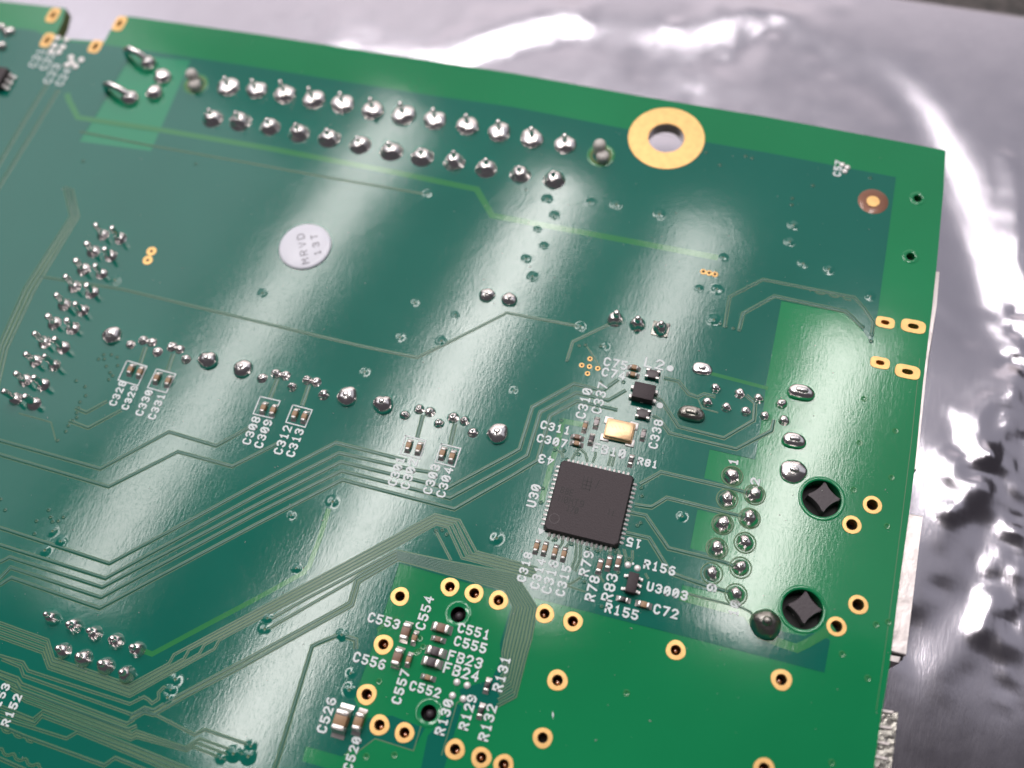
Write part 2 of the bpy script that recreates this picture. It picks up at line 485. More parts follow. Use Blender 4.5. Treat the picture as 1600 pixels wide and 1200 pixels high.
# dark ground area round the lower gold rings, outlined
mb = MB()
region(PL([(575, 1122), (612, 1118), (664, 1138), (646, 1172), (586, 1153), (556, 1176), (553, 1166)]),
       [h for h in [circ(c, 0.52, 14) for c in ((593, 1133), (632, 1145))]], 0.012, mb, 0)
obj('copper_pour', mb.make('copper_patch', [m_pour], smooth=False), board, label='small teal copper area under two gold rings')
mb = MB()
region(PL([(714, 1100), (722, 1103), (690, 1215), (655, 1215), (668, 1150)]), [circ((711, 1171), 0.52, 14)], 0.012, mb, 0)
obj('copper_pour', mb.make('copper_patch', [m_pour], smooth=False), board, label='narrow teal copper strip at the lower edge')

# ------------------------------------------------------------------ traces
tk = 0
def trace(pts, w=0.32, g=0.07, px=True, name='trace', gm=None):
    """raised copper track with a pale clearance line on either side"""
    global tk
    pts = PL(pts) if px else pts
    tk += 1
    zg = ZP + 0.004 + (tk % 9) * 0.0012
    mb = MB()
    strip(mb, pts, w + 2 * g, zg, 0)
    # raised track with chamfered sides
    Lo, Ro = ribbon(pts, w); Li, Ri = ribbon(pts, w * 0.62)
    z0, z1 = zg + 0.0005, zg + 0.030
    n = len(pts)
    v = [(*p, z0) for p in Lo] + [(*p, z1) for p in Li] + [(*p, z1) for p in Ri] + [(*p, z0) for p in Ro]
    f = []
    for k in range(3):
        f += [((k + 1) * n + i, (k + 1) * n + i + 1, k * n + i + 1, k * n + i) for i in range(n - 1)]
    mb.add(v, f, 1)
    return obj(name, mb.make(name, [gm or m_gap, m_trace], smooth=False), board)
def bundle(a, b, n, fill=0.72, g=None):
    """n tracks interpolated between two outer paths"""
    A, B = PL(a), PL(b)
    for k in range(n):
        t = k / (n - 1)
        pts = [p.lerp(q, t) for p, q in zip(A, B)]
        i = len(A) // 2
        pitch = (A[i] - B[i]).length / (n - 1)
        # pitch measured across the tracks
        d = (A[i] - A[i - 1]).normalized()
        pitch = abs((B[i] - A[i]).cross(d)) / (n - 1)
        gg = min(0.11, pitch * 0.3) if g is None else g
        trace(pts, max(0.10, pitch * fill - gg), gg, px=False)
def channel(pts, w, z=None, m=None, name='mask_channel', label=None):
    global tk
    tk += 1
    mb = MB()
    strip(mb, PL(pts), w, (ZP + 0.003 + (tk % 7) * 0.0011) if z is None else z, 0)
    return obj(name, mb.make(name, [m or m_channel], smooth=False), board, label=label)
channel([(105, 146), (108, 157), (122, 184), (250, 203), (420, 232), (600, 266), (745, 296), (769, 337), (1000, 380), (1122, 403)], 0.78, label='wide green copper free channel below the power connector joints')
trace([(125, 206), (232, 227), (400, 257), (520, 279), (667, 304)], 0.10, 0.09)
trace([(75, 130), (38, 190), (-6, 265)], 0.42, 0.10)
trace([(92, 140), (56, 200), (-6, 300)], 0.42, 0.10)
bundle([(102, 292), (112, 338), (40, 450), (2, 535), (-20, 610)], [(112, 296), (122, 339), (52, 455), (10, 545), (-10, 630)], 3)
trace([(62, 432), (190, 452), (270, 471), (400, 502), (560, 540), (652, 559), (700, 536), (792, 489), (850, 500), (905, 510)], 0.20, 0.08)
trace([(958, 504), (895, 534), (886, 563)], 0.20, 0.08)
trace([(915, 539), (927, 556), (941, 579)], 0.06, 0.05)
trace([(30, 646), (80, 660), (88, 690)], 0.06, 0.05)
trace([(118, 638), (135, 645), (168, 627)], 0.25, 0.09)
trace([(108, 658), (138, 669), (190, 641)], 0.25, 0.09)
trace([(228, 542), (218, 572)], 0.34, 0.09)
trace([(271, 553), (262, 580)], 0.34, 0.09)
trace([(434, 592), (422, 622)], 0.34, 0.09)
trace([(483, 602), (472, 634)], 0.34, 0.09)
trace([(661, 648), (652, 684)], 0.36, 0.09)
trace([(711, 662), (703, 697)], 0.36, 0.09)
trace([(-6, 687), (157, 733), (264, 675), (338, 697), (392, 667)], 0.34, 0.065)
trace([(-6, 709), (170, 761), (278, 706), (363, 729), (436, 692)], 0.34, 0.065)
trace([(-6, 823), (171, 881), (300, 812), (400, 757), (525, 692), (636, 720)], 0.34, 0.065)
trace([(-6, 850), (165, 904), (400, 775), (530, 708), (640, 733), (683, 740)], 0.34, 0.065)
trace([(-6, 882), (15, 871), (160, 918), (400, 790), (533, 722), (700, 763), (800, 709), (812, 702), (832, 636), (897, 600), (942, 611), (966, 593)], 0.34, 0.065)
trace([(-6, 910), (17, 887), (158, 934), (400, 803), (534, 736), (703, 779), (800, 726), (824, 712), (844, 644), (901, 614), (950, 626), (978, 610)], 0.34, 0.065)
trace([(-6, 918), (18, 903), (156, 951), (400, 820), (535, 750), (710, 796), (800, 744), (840, 720), (859, 650), (902, 627), (965, 641)], 0.34, 0.065)
# middle bundle
bundle([(-8, 970), (75, 1000), (84, 1029), (203, 1070), (264, 1037), (272, 1023), (380, 965), (530, 885), (680, 804), (718, 813), (744, 862), (800, 877), (840, 888)],
       [(-8, 993), (67, 1020), (76, 1044), (203, 1088), (335, 1014), (343, 1000), (380, 980), (540, 896), (682, 819), (700, 824), (722, 872), (800, 892), (836, 902)], 4)
bundle([(620, 861), (700, 878), (805, 898), (838, 950), (829, 998), (822, 1022), (805, 1088), (777, 1103)],
       [(621, 874), (700, 896), (790, 921), (803, 948), (790, 1000), (786, 1020), (787, 1030), (786, 1040)], 8)
bundle([(620, 861), (563, 891), (553, 903), (400, 985)], [(621, 874), (575, 899), (560, 912), (545, 942), ][0:4], 2) if False else None
trace([(620, 861), (560, 893), (480, 935), (424, 967)], 0.20, 0.09)
trace([(620, 866), (563, 897), (549, 908), (417, 984)], 0.20, 0.09)
trace([(621, 870), (567, 900), (557, 905), (546, 942), (380, 1033), (285, 1084), (272, 1091), (240, 1110), (226, 1106), (203, 1119)], 0.22, 0.09)
trace([(621, 875), (572, 903), (561, 910), (551, 946), (380, 1041), (288, 1089), (240, 1117), (226, 1113), (203, 1126)], 0.22, 0.09)
trace([(717, 828), (726, 848), (735, 866)], 0.12, 0.09)
trace([(681, 830), (705, 876)], 0.12, 0.09)
trace([(-5, 1023), (36, 1035), (44, 1048), (120, 1073), (203, 1100), (225, 1089), (232, 1093), (238, 1099), (248, 1092), (248, 1082), (256, 1074), (268, 1077)], 0.16, 0.09)
trace([(3, 1030), (32, 1042), (37, 1056), (208, 1117), (228, 1109), (304, 1148), (320, 1140), (396, 1166)], 0.16, 0.09)
bundle([(-8, 1047), (28, 1060), (34, 1069), (198, 1131), (210, 1124)], [(-8, 1054), (26, 1068), (32, 1078), (200, 1140), (214, 1134)], 2)
bundle([(8, 1067), (30, 1078), (207, 1146), (213, 1142), (290, 1168), (312, 1154), (390, 1182)], [(28, 1087), (40, 1096), (205, 1156), (213, 1152), (292, 1173), (302, 1167), (352, 1187)], 3)
trace([(0, 1103), (52, 1124), (68, 1111), (205, 1165), (330, 1215)], 0.16, 0.09)
trace([(0, 1112), (55, 1131), (66, 1119), (205, 1172), (310, 1215)], 0.16, 0.09)
trace([(0, 1121), (104, 1154), (121, 1144), (220, 1185), (290, 1215)], 0.16, 0.09)
trace([(-5, 1132), (40, 1151), (163, 1196), (180, 1184), (240, 1208)], 0.20, 0.09)
def wavy(a, b, n, amp, w=0.12, g=0.08):
    A, B = P(*a), P(*b)
    d = (B - A); L = d.length; d = d / L; nn = Vector((-d.y, d.x))
    pts = []
    N = n * 8
    for i in range(N + 1):
        t = i / N
        pts.append(A + d * L * t + nn * amp * max(-0.35, math.sin(t * n * 2 * math.pi)))
    trace(pts, w, g, px=False)
wavy((-4, 1137), (52, 1159), 3, 0.22)
wavy((-4, 1172), (72, 1204), 4, 0.24)
trace([(-5, 1183), (40, 1203)], 0.2, 0.09)
# track rounding the lower left
trace([(426, 1215), (488, 1010), (496, 1006), (530, 992), (556, 1000), (556, 1014)], 0.30, 0.10)
# near the network chip
trace([(1037, 591), (1060, 596), (1076, 616), (1090, 621), (1100, 616), (1118, 620)], 0.28, 0.08)
trace([(1090, 622), (1097, 638), (1122, 645)], 0.06, 0.05)
trace([(1022, 621), (1033, 626), (1060, 667), (1131, 685), (1178, 657), (1180, 630), (1166, 618)], 0.28, 0.08)
trace([(1020, 650), (1031, 656), (1046, 677), (1150, 702), (1206, 673), (1209, 656)], 0.28, 0.08)
trace([(1000, 757), (1033, 738), (1145, 764), (1168, 770)], 0.30, 0.09)
trace([(992, 789), (1018, 793), (1042, 778), (1155, 806), (1165, 809)], 0.30, 0.09)
trace([(984, 801), (1009, 806), (1044, 857), (1130, 878), (1150, 886)], 0.30, 0.09)
trace([(978, 833), (1014, 841), (1048, 896), (1105, 916), (1142, 926)], 0.30, 0.09)
trace([(1008, 896), (1013, 905)], 0.12, 0.06)
channel([(1062, 932), (1150, 955), (1166, 958), (1188, 992), (1220, 1005), (1245, 1013), (1262, 1005), (1303, 981)], 0.85)
trace([(1075, 928), (1160, 950), (1172, 956), (1190, 982)], 0.12, 0.08)
channel([(1108, 583), (1150, 594), (1200, 607)], 0.42)
channel([(881, 620), (899, 628), (912, 645)], 0.40) if False else None
channel([(913, 664), (879, 658), (872, 690), (860, 730), (846, 785)], 0.62)
channel([(218, 1015), (238, 1022), (320, 978), (400, 936), (478, 893)], 0.52, label='bright green channel running from the pin header')
channel([(474, 893), (483, 885), (500, 840), (514, 795)], 0.55)
channel([(590, 985), (598, 978), (622, 965)], 0.45)
trace([(1132, 512), (1140, 464), (1192, 437), (1335, 465), (1350, 482), (1365, 504), (1362, 525)], 0.24, 0.08)
trace([(1155, 515), (1161, 490), (1210, 463), (1322, 487), (1332, 496), (1346, 511)], 0.30, 0.08)
wavy((1150, 460), (1182, 443), 2, 0.24, 0.08, 0.06)
wavy((1265, 455), (1330, 469), 3, 0.24, 0.08, 0.06)
trace([(695, 916), (701, 930)], 0.05, 0.05) if False else None
# fan-out below and above the network chip
fan = [((858, 829), (856, 843)), ((868, 832), (862, 846)), ((879, 836), (874, 856)), ((889, 838), (884, 856)), ((901, 841), (893, 890)), ((908, 843), (899, 893)),
       ((925, 847), (928, 860)), ((940, 850), (936, 862)), ((950, 853), (953, 868)), ((963, 856), (968, 868)), ((880, 716), (870, 703)), ((926, 723), (931, 706)), ((956, 729), (960, 706)),
       ((950, 728), (955, 706)), ((893, 718), (908, 698)), ((918, 722), (905, 700)), ((988, 860), (984, 880)), ((975, 858), (978, 880))]
for a, b in fan:
    m_ = (a[0] * .6 + b[0] * .4 + 2, a[1] * .4 + b[1] * .6)
    trace([a, m_, b], 0.16, 0.07)
trace([(885, 913), (892, 912), (908, 902)], 0.10, 0.07)
trace([(885, 915), (915, 925)], 0.06, 0.06)
trace([(934, 896), (944, 910)], 0.06, 0.06)
# outline grooves of planes, and a pale line along the right board edge
def groove(pts, w=0.10):
    mb = MB(); strip(mb, PL(pts), w, 0.0125, 0)
    obj('pale_edge_line', mb.make('pale_edge_line', [m_gap], smooth=False), board)
groove([(556, 1177), (586, 1154), (646, 1173), (658, 1134)])
groove([(1437, 560), (1424, 690), (1408, 820), (1394, 930), (1378, 1050), (1369, 1110)], 0.06)  # thin pale line just inside the right board edge
groove([(786, 1030), (774, 1060), (714, 1098), (690, 1180)])

# ------------------------------------------------------------------ vias and mask dimples
def via_mesh(r=0.24, bump=0.0):
    mb = MB()
    if bump:
        mb.lathe([(1.35, 0.0), (1.15, 0.004 * bump), (0.85, 0.025 * bump), (0.6, 0.06 * bump), (0.42, 0.085 * bump), (r * 1.25, 0.095 * bump)], 20, m=0, cap=False)
        z = 0.095 * bump
    else:
        mb.lathe([(r * 1.5, 0.0), (r * 1.25, 0.03)], 14, m=1, cap=False); z = 0.03
    mb.lathe([(r * 1.25, z), (r * 1.05, z + 0.012), (r * 0.75, z + 0.012), (r * 0.5, z - 0.02)], 14, m=1, cap=False)
    mb.lathe([(r * 0.5, z - 0.02), (0.001, z - 0.05)], 14, m=2, cap=False)
    return mb.make('via', [m_pour, m_trace, m_edge])
VB = [via_mesh(0.24, 1.0), via_mesh(0.26, 1.7), via_mesh(0.22, 2.4)]
VS = via_mesh(0.17)
VD = (MB()); VD.lathe([(0.34, 0.0), (0.30, 0.03), (0.2, 0.03), (0.13, -0.0)], 14, m=0, cap=False); VD.lathe([(0.13, 0.0), (0.001, -0.01)], 12, m=1, cap=False)
VD = VD.make('via', [m_channel, m_dark])
bumps = [(648, 473), (712, 492), (625, 527), (690, 533), (570, 581), (455, 805), (520, 784), (463, 888), (776, 841), (907, 510), (803, 610), (1066, 807), (946, 541), (1030, 335),
         (855, 311), (866, 336), (840, 358), (850, 384), (822, 404), (832, 432), (922, 316), (963, 320), (668, 303), (1115, 500), (1130, 402), (1092, 451), (1120, 452), (1234, 378), (1255, 412), (1295, 421), (1360, 463), (1240, 352),
         (410, 458), (180, 438), (82, 830), (95, 846), (70, 860), (418, 966), (414, 983), (534, 992), (548, 1052), (546, 1078), (345, 1185), (365, 1178), (392, 1166), (388, 1182), (274, 1062), (267, 1078), (262, 1090)]
for i, c in enumerate(bumps):
    q = P(*c, ZP)
    me = VB[(0, 1, 0, 2)[i % 4]] if i not in (9, 11) else VB[1]
    o = obj('via', me, board, (q.x, q.y, ZP + 0.0005), random.random() * 6)
    s = random.uniform(0.42, 0.70); o.scale = (s, s, s * 0.8)
plain = [(133, 604), (134, 618), (125, 628), (123, 637), (120, 645), (120, 652), (114, 657), (107, 665), (103, 674), (90, 688), (119, 595), (162, 554), (174, 554), (183, 558), (163, 561), (154, 561), (166, 572), (184, 571),
         (172, 582), (176, 587), (170, 593), (905, 540), (915, 539), (939, 541), (886, 563), (76, 797), (79, 808), (82, 815), (91, 814), (99, 808), (57, 814), (86, 828), (54, 834), (8, 797), (1, 780), (681, 829), (691, 828), (698, 835),
         (877, 657), (907, 636), (931, 642), (939, 597), (974, 597), (881, 704), (886, 718), (867, 703), (904, 710), (868, 843), (893, 850), (918, 857), (934, 861), (962, 863), (966, 895), (983, 873), (913, 909), (940, 948), (845, 785),
         (848, 763), (1002, 762), (1003, 775), (1001, 817), (996, 821), (1125, 506), (1134, 510), (1146, 513), (1155, 516), (1362, 523), (1361, 533), (1348, 511), (1305, 262), (1322, 262), (1270, 290), (1360, 278), (1103, 238), (1165, 244), (1125, 258), (1175, 247), (130, 252), (306, 256), (1238, 310), (1237, 320)]
for c in plain:
    q = P(*c, ZP)
    obj('via', VS, board, (q.x, q.y, ZP + 0.001))
greenv = [(1350, 623), (1343, 692), (1399, 673), (1334, 765), (1386, 822), (1393, 746), (1300, 1192), (1316, 1022), (1356, 1060), (1369, 976), (1388, 972), (656, 998), (661, 1011), (654, 1018), (732, 1065 - 77), (770, 1087), (768, 1097), (540, 1175), (572, 1182), (616, 1180), (650, 1020), (592, 1065), (979, 1083)]
for c in greenv:
    q = P(*c)
    obj('via', VD, board, (q.x, q.y, 0.002))

# ------------------------------------------------------------------ gold plated holes
def ring_me(ro, ri, ex=1, ey=1, exi=None, eyi=None, n=28, bead=True, name='plated_ring', lobes=0.0):
    exi = exi or ex; eyi = eyi or ey
    mb = MB(); v = []; f = []
    prof = [(ro, 0.0, ex, ey), (ro - 0.03, 0.045, ex, ey), (ri + 0.05, 0.05, exi, eyi), (ri, 0.02, exi, eyi)]
    for r, z, x, y in prof:
        for i in range(n):
            a = 2 * math.pi * i / n
            k = 1 + (lobes * math.cos(3 * a + 1) if r > ri + .2 else 0)
            v.append((r * k * x * math.cos(a), r * k * y * math.sin(a), z))
    for k in range(3):
        for i in range(n):
            j = (i + 1) % n; f.append((k * n + i, k * n + j, (k + 1) * n + j, (k + 1) * n + i))
    mb.add(v, f, 0)
    v = [(ri * exi * math.cos(2 * math.pi * i / n) * s, ri * eyi * math.sin(2 * math.pi * i / n) * s, z) for z, s in ((0.02, 1), (-1.58, 0.96)) for i in range(n)]
    mb.add(v, [(i, (i + 1) % n, n + (i + 1) % n, n + i) for i in range(n)], 1)
    return mb.make(name, [m_gold, m_barrel], ang=20)
def pin_me(r, z0, z1, m, name='pin_tip', n=16):
    mb = MB(); mb.lathe([(r, z0), (r, z1 - r * .6), (r * .75, z1 - r * .2), (r * .35, z1), (0.01, z1 + .01)], n, m=0)
    return mb.make(name, [m], ang=60)
def plug_me(r, z, m=None, ex=1, ey=1):
    mb = MB(); mb.lathe([(r, z), (0.001, z - 0.01)], 16, ex=ex, ey=ey); return mb.make('hole_floor', [m or m_dark])
RB = ring_me(1.00, 0.50, lobes=0.03); PB = pin_me(0.30, -1.55, -0.75, m_bead); FL = plug_me(0.52, -1.57)
for i, c in enumerate(rings_big):
    q = P(*c)
    in_p = 0.012 if c in ((593, 1133), (632, 1145), (711, 1171)) else 0
    o = obj('plated_ring', RB, board, (q.x, q.y, 0.003 + in_p), random.random() * 6)
    k = random.uniform(0.97, 1.03); o.scale = (k, k, 1)
    obj('hole_floor', FL, o)
    if i not in (0, 15): obj('pin_tip', PB, o, (random.uniform(-.12, .12), random.uniform(-.12, .12), 0))
RT = ring_me(0.98, 0.56, lobes=0.01); FT = plug_me(0.6, -1.57)
for c in rings_thin:
    q = P(*c); o = obj('plated_ring', RT, board, (q.x, q.y, 0.003), label='thin gold ring round an empty hole'); obj('hole_floor', FT, o)
def slot(c, w, h, wi, hi, name='plated_slot', lab=None):
    mb = MB(); n = 28
    def st(w, h, z, k=4.0):
        out = []
        for i in range(n):
            a = 2 * math.pi * i / n; ca, sa = math.cos(a), math.sin(a)
            out.append((w / 2 * math.copysign(abs(ca) ** (2 / k), ca), h / 2 * math.copysign(abs(sa) ** (2 / 3.0), sa), z))
        return out
    v = st(w, h, 0) + st(w - .06, h - .06, 0.05) + st(wi + .05, hi + .05, 0.05, 2) + st(wi, hi, 0.01, 2) + st(wi, hi, -1.5, 2)
    f = [(k * n + i, k * n + (i + 1) % n, (k + 1) * n + (i + 1) % n, (k + 1) * n + i) for k in range(4) for i in range(n)]
    mb.add(v, f, 0); mb.m = [0] * (3 * n) + [1] * n
    q = P(*c)
    o = obj(name, mb.make(name, [m_gold, m_barrel], ang=50), board, (q.x, q.y, 0.003), label=lab)
    mb = MB(); mb.add(st(wi, hi, -1.1, 2), [tuple(range(n))]); obj('slot_floor', mb.make('slot_floor', [m_barrel]), o)
for c, w, h in slots_r: slot(c, w, h, w * 0.42, h * 0.36, lab='oblong gold slot near the right edge')
for c, w, h in slots_l: slot(c, w, h, 0.6, 1.25, lab='oblong gold slot beside the edge notch')
RS = ring_me(0.30, 0.13, n=16)
for c in star_rings: q = P(*c); o = obj('thermal_via', RS, board, (q.x, q.y, ZP + 0.002))
FS = plug_me(0.14, 0.012)
for o in [o for o in board.children if o.name.startswith('thermal_via')]: obj('hole_floor', FS, o, (0, 0, 0))
RP = ring_me(0.78, 0.24, n=20)
for c in pair_rings: q = P(*c); o = obj('plated_ring', RP, board, (q.x, q.y, ZP + 0.004 + 0.002 * (c[1] > 400))); o.scale = (.82, .82, 1); obj('hole_floor', plug_me(0.25, 0.015), o)
for i, c in enumerate([(1099, 425), (1108, 427), (1117, 429)]):
    q = P(*c); o = obj('thermal_via', RS, board, (q.x, q.y, ZP + 0.002 + .001 * i)); o.scale = (1.25, 1.25, 1); obj('hole_floor', FS, o)
# mounting hole
mb = MB(); n = 48
mb.lathe([(4.75, 0.0), (4.7, 0.05), (2.25, 0.05), (2.2, 0.0)], n, m=0, cap=False)
mb.lathe([(2.2, 0.0), (2.17, -0.1), (2.17, -1.45)], n, m=1, cap=False)
obj('mounting_ring', mb.make('mounting_ring', [m_gold, m_steel], ang=20), board, (MH.x, MH.y, ZP + 0.004), label='wide gold ring round the open mounting hole')
# fiducial
q = P(1364, 315)
mb = MB(); mb.lathe([(1.75, 0.0), (1.72, 0.01), (0.8, 0.01)], 32, m=0)
o = obj('fiducial_mark', mb.make('fiducial_mark', [m_copper]), board, (q.x, q.y, ZP + 0.003), label='gold dot in a brown ring by the corner')
mb = MB(); mb.lathe([(0.78, 0.0), (0.74, 0.04), (0.01, 0.05)], 24, m=0); obj('gold_dot', mb.make('gold_dot', [m_gold]), o, (0, 0, 0.012))
# tooling holes
for c in tooling:
    q = P(*c); mb = MB(); mb.lathe([(0.95, 0), (0.85, 0.04), (0.62, 0.04), (0.5, 0.0), (0.5, -1.5)], 20, m=0, cap=False)
    o = obj('tooling_hole', mb.make('tooling_hole', [m_green, m_dark], ang=60), board, (q.x, q.y, 0.003)); obj('hole_floor', plug_me(0.5, -0.9), o)
for c in small_holes:
    q = P(*c); mb = MB(); mb.lathe([(1.42, 0), (1.32, 0.05), (1.1, 0.03), (0.86, 0.0)], 28, m=0, cap=False)
    mb.lathe([(0.86, 0.0), (0.78, -0.06), (0.78, -1.5)], 28, m=1, cap=False)
    o = obj('connector_peg_hole', mb.make('connector_peg_hole', [m_green, m_dark], ang=60), board, (q.x, q.y, 0.003)); obj('hole_floor', plug_me(0.8, -1.5), o)
    obj('plastic_peg', pin_me(0.45, -1.5, -0.5, m_peg), o, (0, 0, 0))
# star-section pegs
for k, c in enumerate(pegs):
    q = P(*c); mb = MB(); mb.lathe([(2.42, 0.0), (2.36, 0.05), (2.1, 0.05), (2.0, 0.0), (1.98, -1.5)], 36, m=0, cap=False)
    o = obj('peg_hole', mb.make('peg_hole', [m_green, m_dark], ang=60), board, (q.x, q.y, 0.003), label=('upper' if k == 0 else 'lower') + ' round hole holding a four pointed black peg')
    obj('hole_floor', plug_me(2.0, -1.55), o)
    mb = MB(); n = 48; v = []
    for z, s in ((-1.5, 1), (-0.25, 1), (-0.18, 0.95)):
        for i in range(n):
            a = 2 * math.pi * i / n
            c_, s_ = abs(math.cos(a - 0.08)), abs(math.sin(a - 0.08)); r = min(1.72, 1.95 / (c_ ** 0.72 + s_ ** 0.72) ** (1 / 0.72))
            v.append((r * s * math.cos(a), r * s * math.sin(a), z))
    f = [(k2 * n + i, k2 * n + (i + 1) % n, (k2 + 1) * n + (i + 1) % n, (k2 + 1) * n + i) for k2 in range(2) for i in range(n)] + [tuple(2 * n + i for i in range(n))]
    mb.add(v, f); obj('plastic_peg', mb.make('plastic_peg', [m_peg], ang=40), o, (0.22, 0.30, 0))

# ------------------------------------------------------------------ solder joints
def joint_mesh(r, h, tip, kind='cone', seed=0, n=24):
    """fillet of solder; kind cone = concave skirt up to a lead, dome = convex blob"""
    rr = random.Random(seed); mb = MB(); v = []; f = []
    prof = []
    K = 9
    for k in range(K):
        t = k / (K - 1)
        if kind == 'dome':
            a = t * math.pi / 2
            prof.append((r * math.cos(a) * (1 - 0.02 * t) + 0.001, h * math.sin(a) ** 0.9))
        else:
            prof.append((r * (1 - t) ** 0.55 * (1 - 0.10 * t) + tip * t, h * (1.12 * t - 0.12 * t * t) * (0.55 + 0.45 * t)))
    ph = [rr.uniform(0, 6.28) for _ in range(4)]
    for k, (pr, z) in enumerate(prof):
        for i in range(n):
            a = 2 * math.pi * i / n
            w = 1 + (0.045 * math.sin(2 * a + ph[0]) + 0.035 * math.sin(3 * a + ph[1]) + 0.025 * math.sin(5 * a + ph[2])) * (0.3 + 1.4 * math.sin(math.pi * min(1, k / (K - 1))))
            v.append((pr * w * math.cos(a), pr * w * math.sin(a), z * (1 + 0.04 * math.sin(a + ph[3]))))
    for k in range(K - 1):
        for i in range(n):
            j = (i + 1) % n; f.append((k * n + i, k * n + j, (k + 1) * n + j, (k + 1) * n + i))
    f.append(tuple((K - 1) * n + i for i in range(n)))
    mb.add(v, f, 0)
    return mb.make('solder_joint', [m_solder], ang=80)
def lead_mesh(sx, sy, z0, z1, m=None, name='pin', round_=False):
    mb = MB()
    if round_:
        mb.lathe([(sx / 2, z0), (sx / 2, z1 - sx * .35), (sx * .38, z1 - sx * .1), (sx * .15, z1)], 14)
    else:
        mb.box(0, 0, z0, sx, sy, z1 - z0, bev=min(sx, sy) * 0.28)
    return mb.make(name, [m or m_solder], ang=50)
def joints(name, pts, r, h, tip, kind='cone', lead=None, mats=None, var=3, tilt=None, label=None, z=ZP, zp=0.0):
    ms = [joint_mesh(r, h, tip, kind, seed=hash((len(name), r, i)) & 255) for i in range(var)]
    if mats:
        for m in ms: m.materials[0] = mats
    lm = lead_mesh(*lead[:2], 0.0, lead[2], mats, round_=(len(lead) > 3)) if lead else None
    out = []
    for i, c in enumerate(pts):
        q = P(*c, zp)
        o = obj(name, ms[i % var], board, (q.x, q.y, z), random.uniform(-0.5, 0.5), label=label)
        k = random.uniform(0.92, 1.07); o.scale = (k, k * random.uniform(0.95, 1.05), random.uniform(0.82, 1.15))
        if lm:
            l = obj('pin', lm, o, (random.uniform(-.06, .06), random.uniform(-.06, .06), 0), -o.rotation_euler.z)
            l.rotation_euler = (random.uniform(-.07, .07), random.uniform(-.07, .07), -o.rotation_euler.z + random.uniform(-.15, .15))
            if tilt: l.rotation_euler = (tilt[0], tilt[1], 0); 
        out.append(o)
    return out
r1 = [(357, 137), (402, 142), (446, 149), (491, 157), (536, 164), (583, 174), (631, 181), (680, 189), (731, 198), (780, 208), (831, 218), (883, 227)]
r2 = [(333, 186), (376, 191), (422, 199), (468, 209), (515, 217), (563, 227), (612, 237), (660, 246), (710, 254), (760, 264), (813, 273), (866, 282)]
joints('power_connector_joint', r1, 1.50, 0.85, 0.42, 'dome', lead=(0.55, 0.55, 2.3))
joints('power_connector_joint', r2, 1.45, 1.05, 0.42, lead=(0.55, 0.55, 1.9))
hdr = []
for a, b in [((161, 367), (188, 373)), ((146, 393), (173, 400)), ((131, 421), (159, 428)), ((116, 448), (144, 457)), ((101, 476), (129, 485)), ((85, 505), (114, 513)), ((70, 535), (99, 543)), ((56, 564), (85, 571)), ((40, 594), (68, 601)), ((25, 624), (53, 631))]:
    hdr += [a, b]
joints('header_joint', hdr, 0.86, 0.55, 0.3, lead=(0.62, 0.72, 2.3))
h5 = [(83, 966), (117, 978), (149, 990), (182, 1002), (215, 1015), (100, 1017), (132, 1029), (166, 1041), (199, 1054)]
joints('pin_header_joint', h5, 0.90, 0.95, 0.30, lead=(0.62, 0.62, 1.6))
joints('jack_anchor_joint', [(176, 525), (326, 564), (380, 577), (543, 620), (599, 633), (778, 678)], 1.22, 1.0, 0.4, 'dome', lead=(0.75, 0.75, 1.15, 1))
joints('jack_pin_joint', [(204, 539), (224, 532), (238, 535), (246, 550), (269, 542), (281, 546), (291, 562), (410, 591), (432, 584), (446, 587), (457, 605), (480, 594), (494, 597), (506, 617),
                          (633, 649), (655, 640), (672, 644), (686, 662), (708, 653), (726, 658), (739, 676)], 0.63, 0.5, 0.2, lead=(0.32, 0.32, 0.8, 1))
joints('small_lead_joint', [(761, 462), (796, 469)], 0.95, 0.8, 0.3, 'dome', lead=(0.5, 0.5, 1.0, 1))
joints('three_pin_joint', [(961, 499), (996, 507)], 0.95, 1.0, 0.34, lead=(0.62, 0.62, 1.9))
q = P(1032, 515)
mb = MB(); mb.box(0, 0, 0, 1.9, 1.8, 0.12, bev=0.05)
o = obj('three_pin_joint', mb.make('square_pad', [m_soldero]), board, (q.x, q.y, ZP), label='square solder joint of the three pin row')
obj('solder_cone', joint_mesh(0.88, 1.0, 0.34, seed=5), o, (0, 0, 0.08)); obj('pin', lead_mesh(0.62, 0.62, 0, 1.7), o)
joints('socket_joint', [(1118, 607), (1156, 615), (1185, 623), (1221, 631), (1105, 629), (1135, 637), (1165, 643), (1195, 650), (1225, 657)], 0.60, 0.55, 0.22, lead=(0.3, 0.3, 0.75, 1))
rj = [(1144, 744), (1179, 773), (1136, 780), (1171, 810), (1129, 819), (1164, 848), (1120, 857), (1157, 887), (1112, 896), (1150, 929)]
joints('socket_pin_joint', rj, 0.92, 0.85, 0.28, lead=(0.5, 0.5, 1.0, 1))
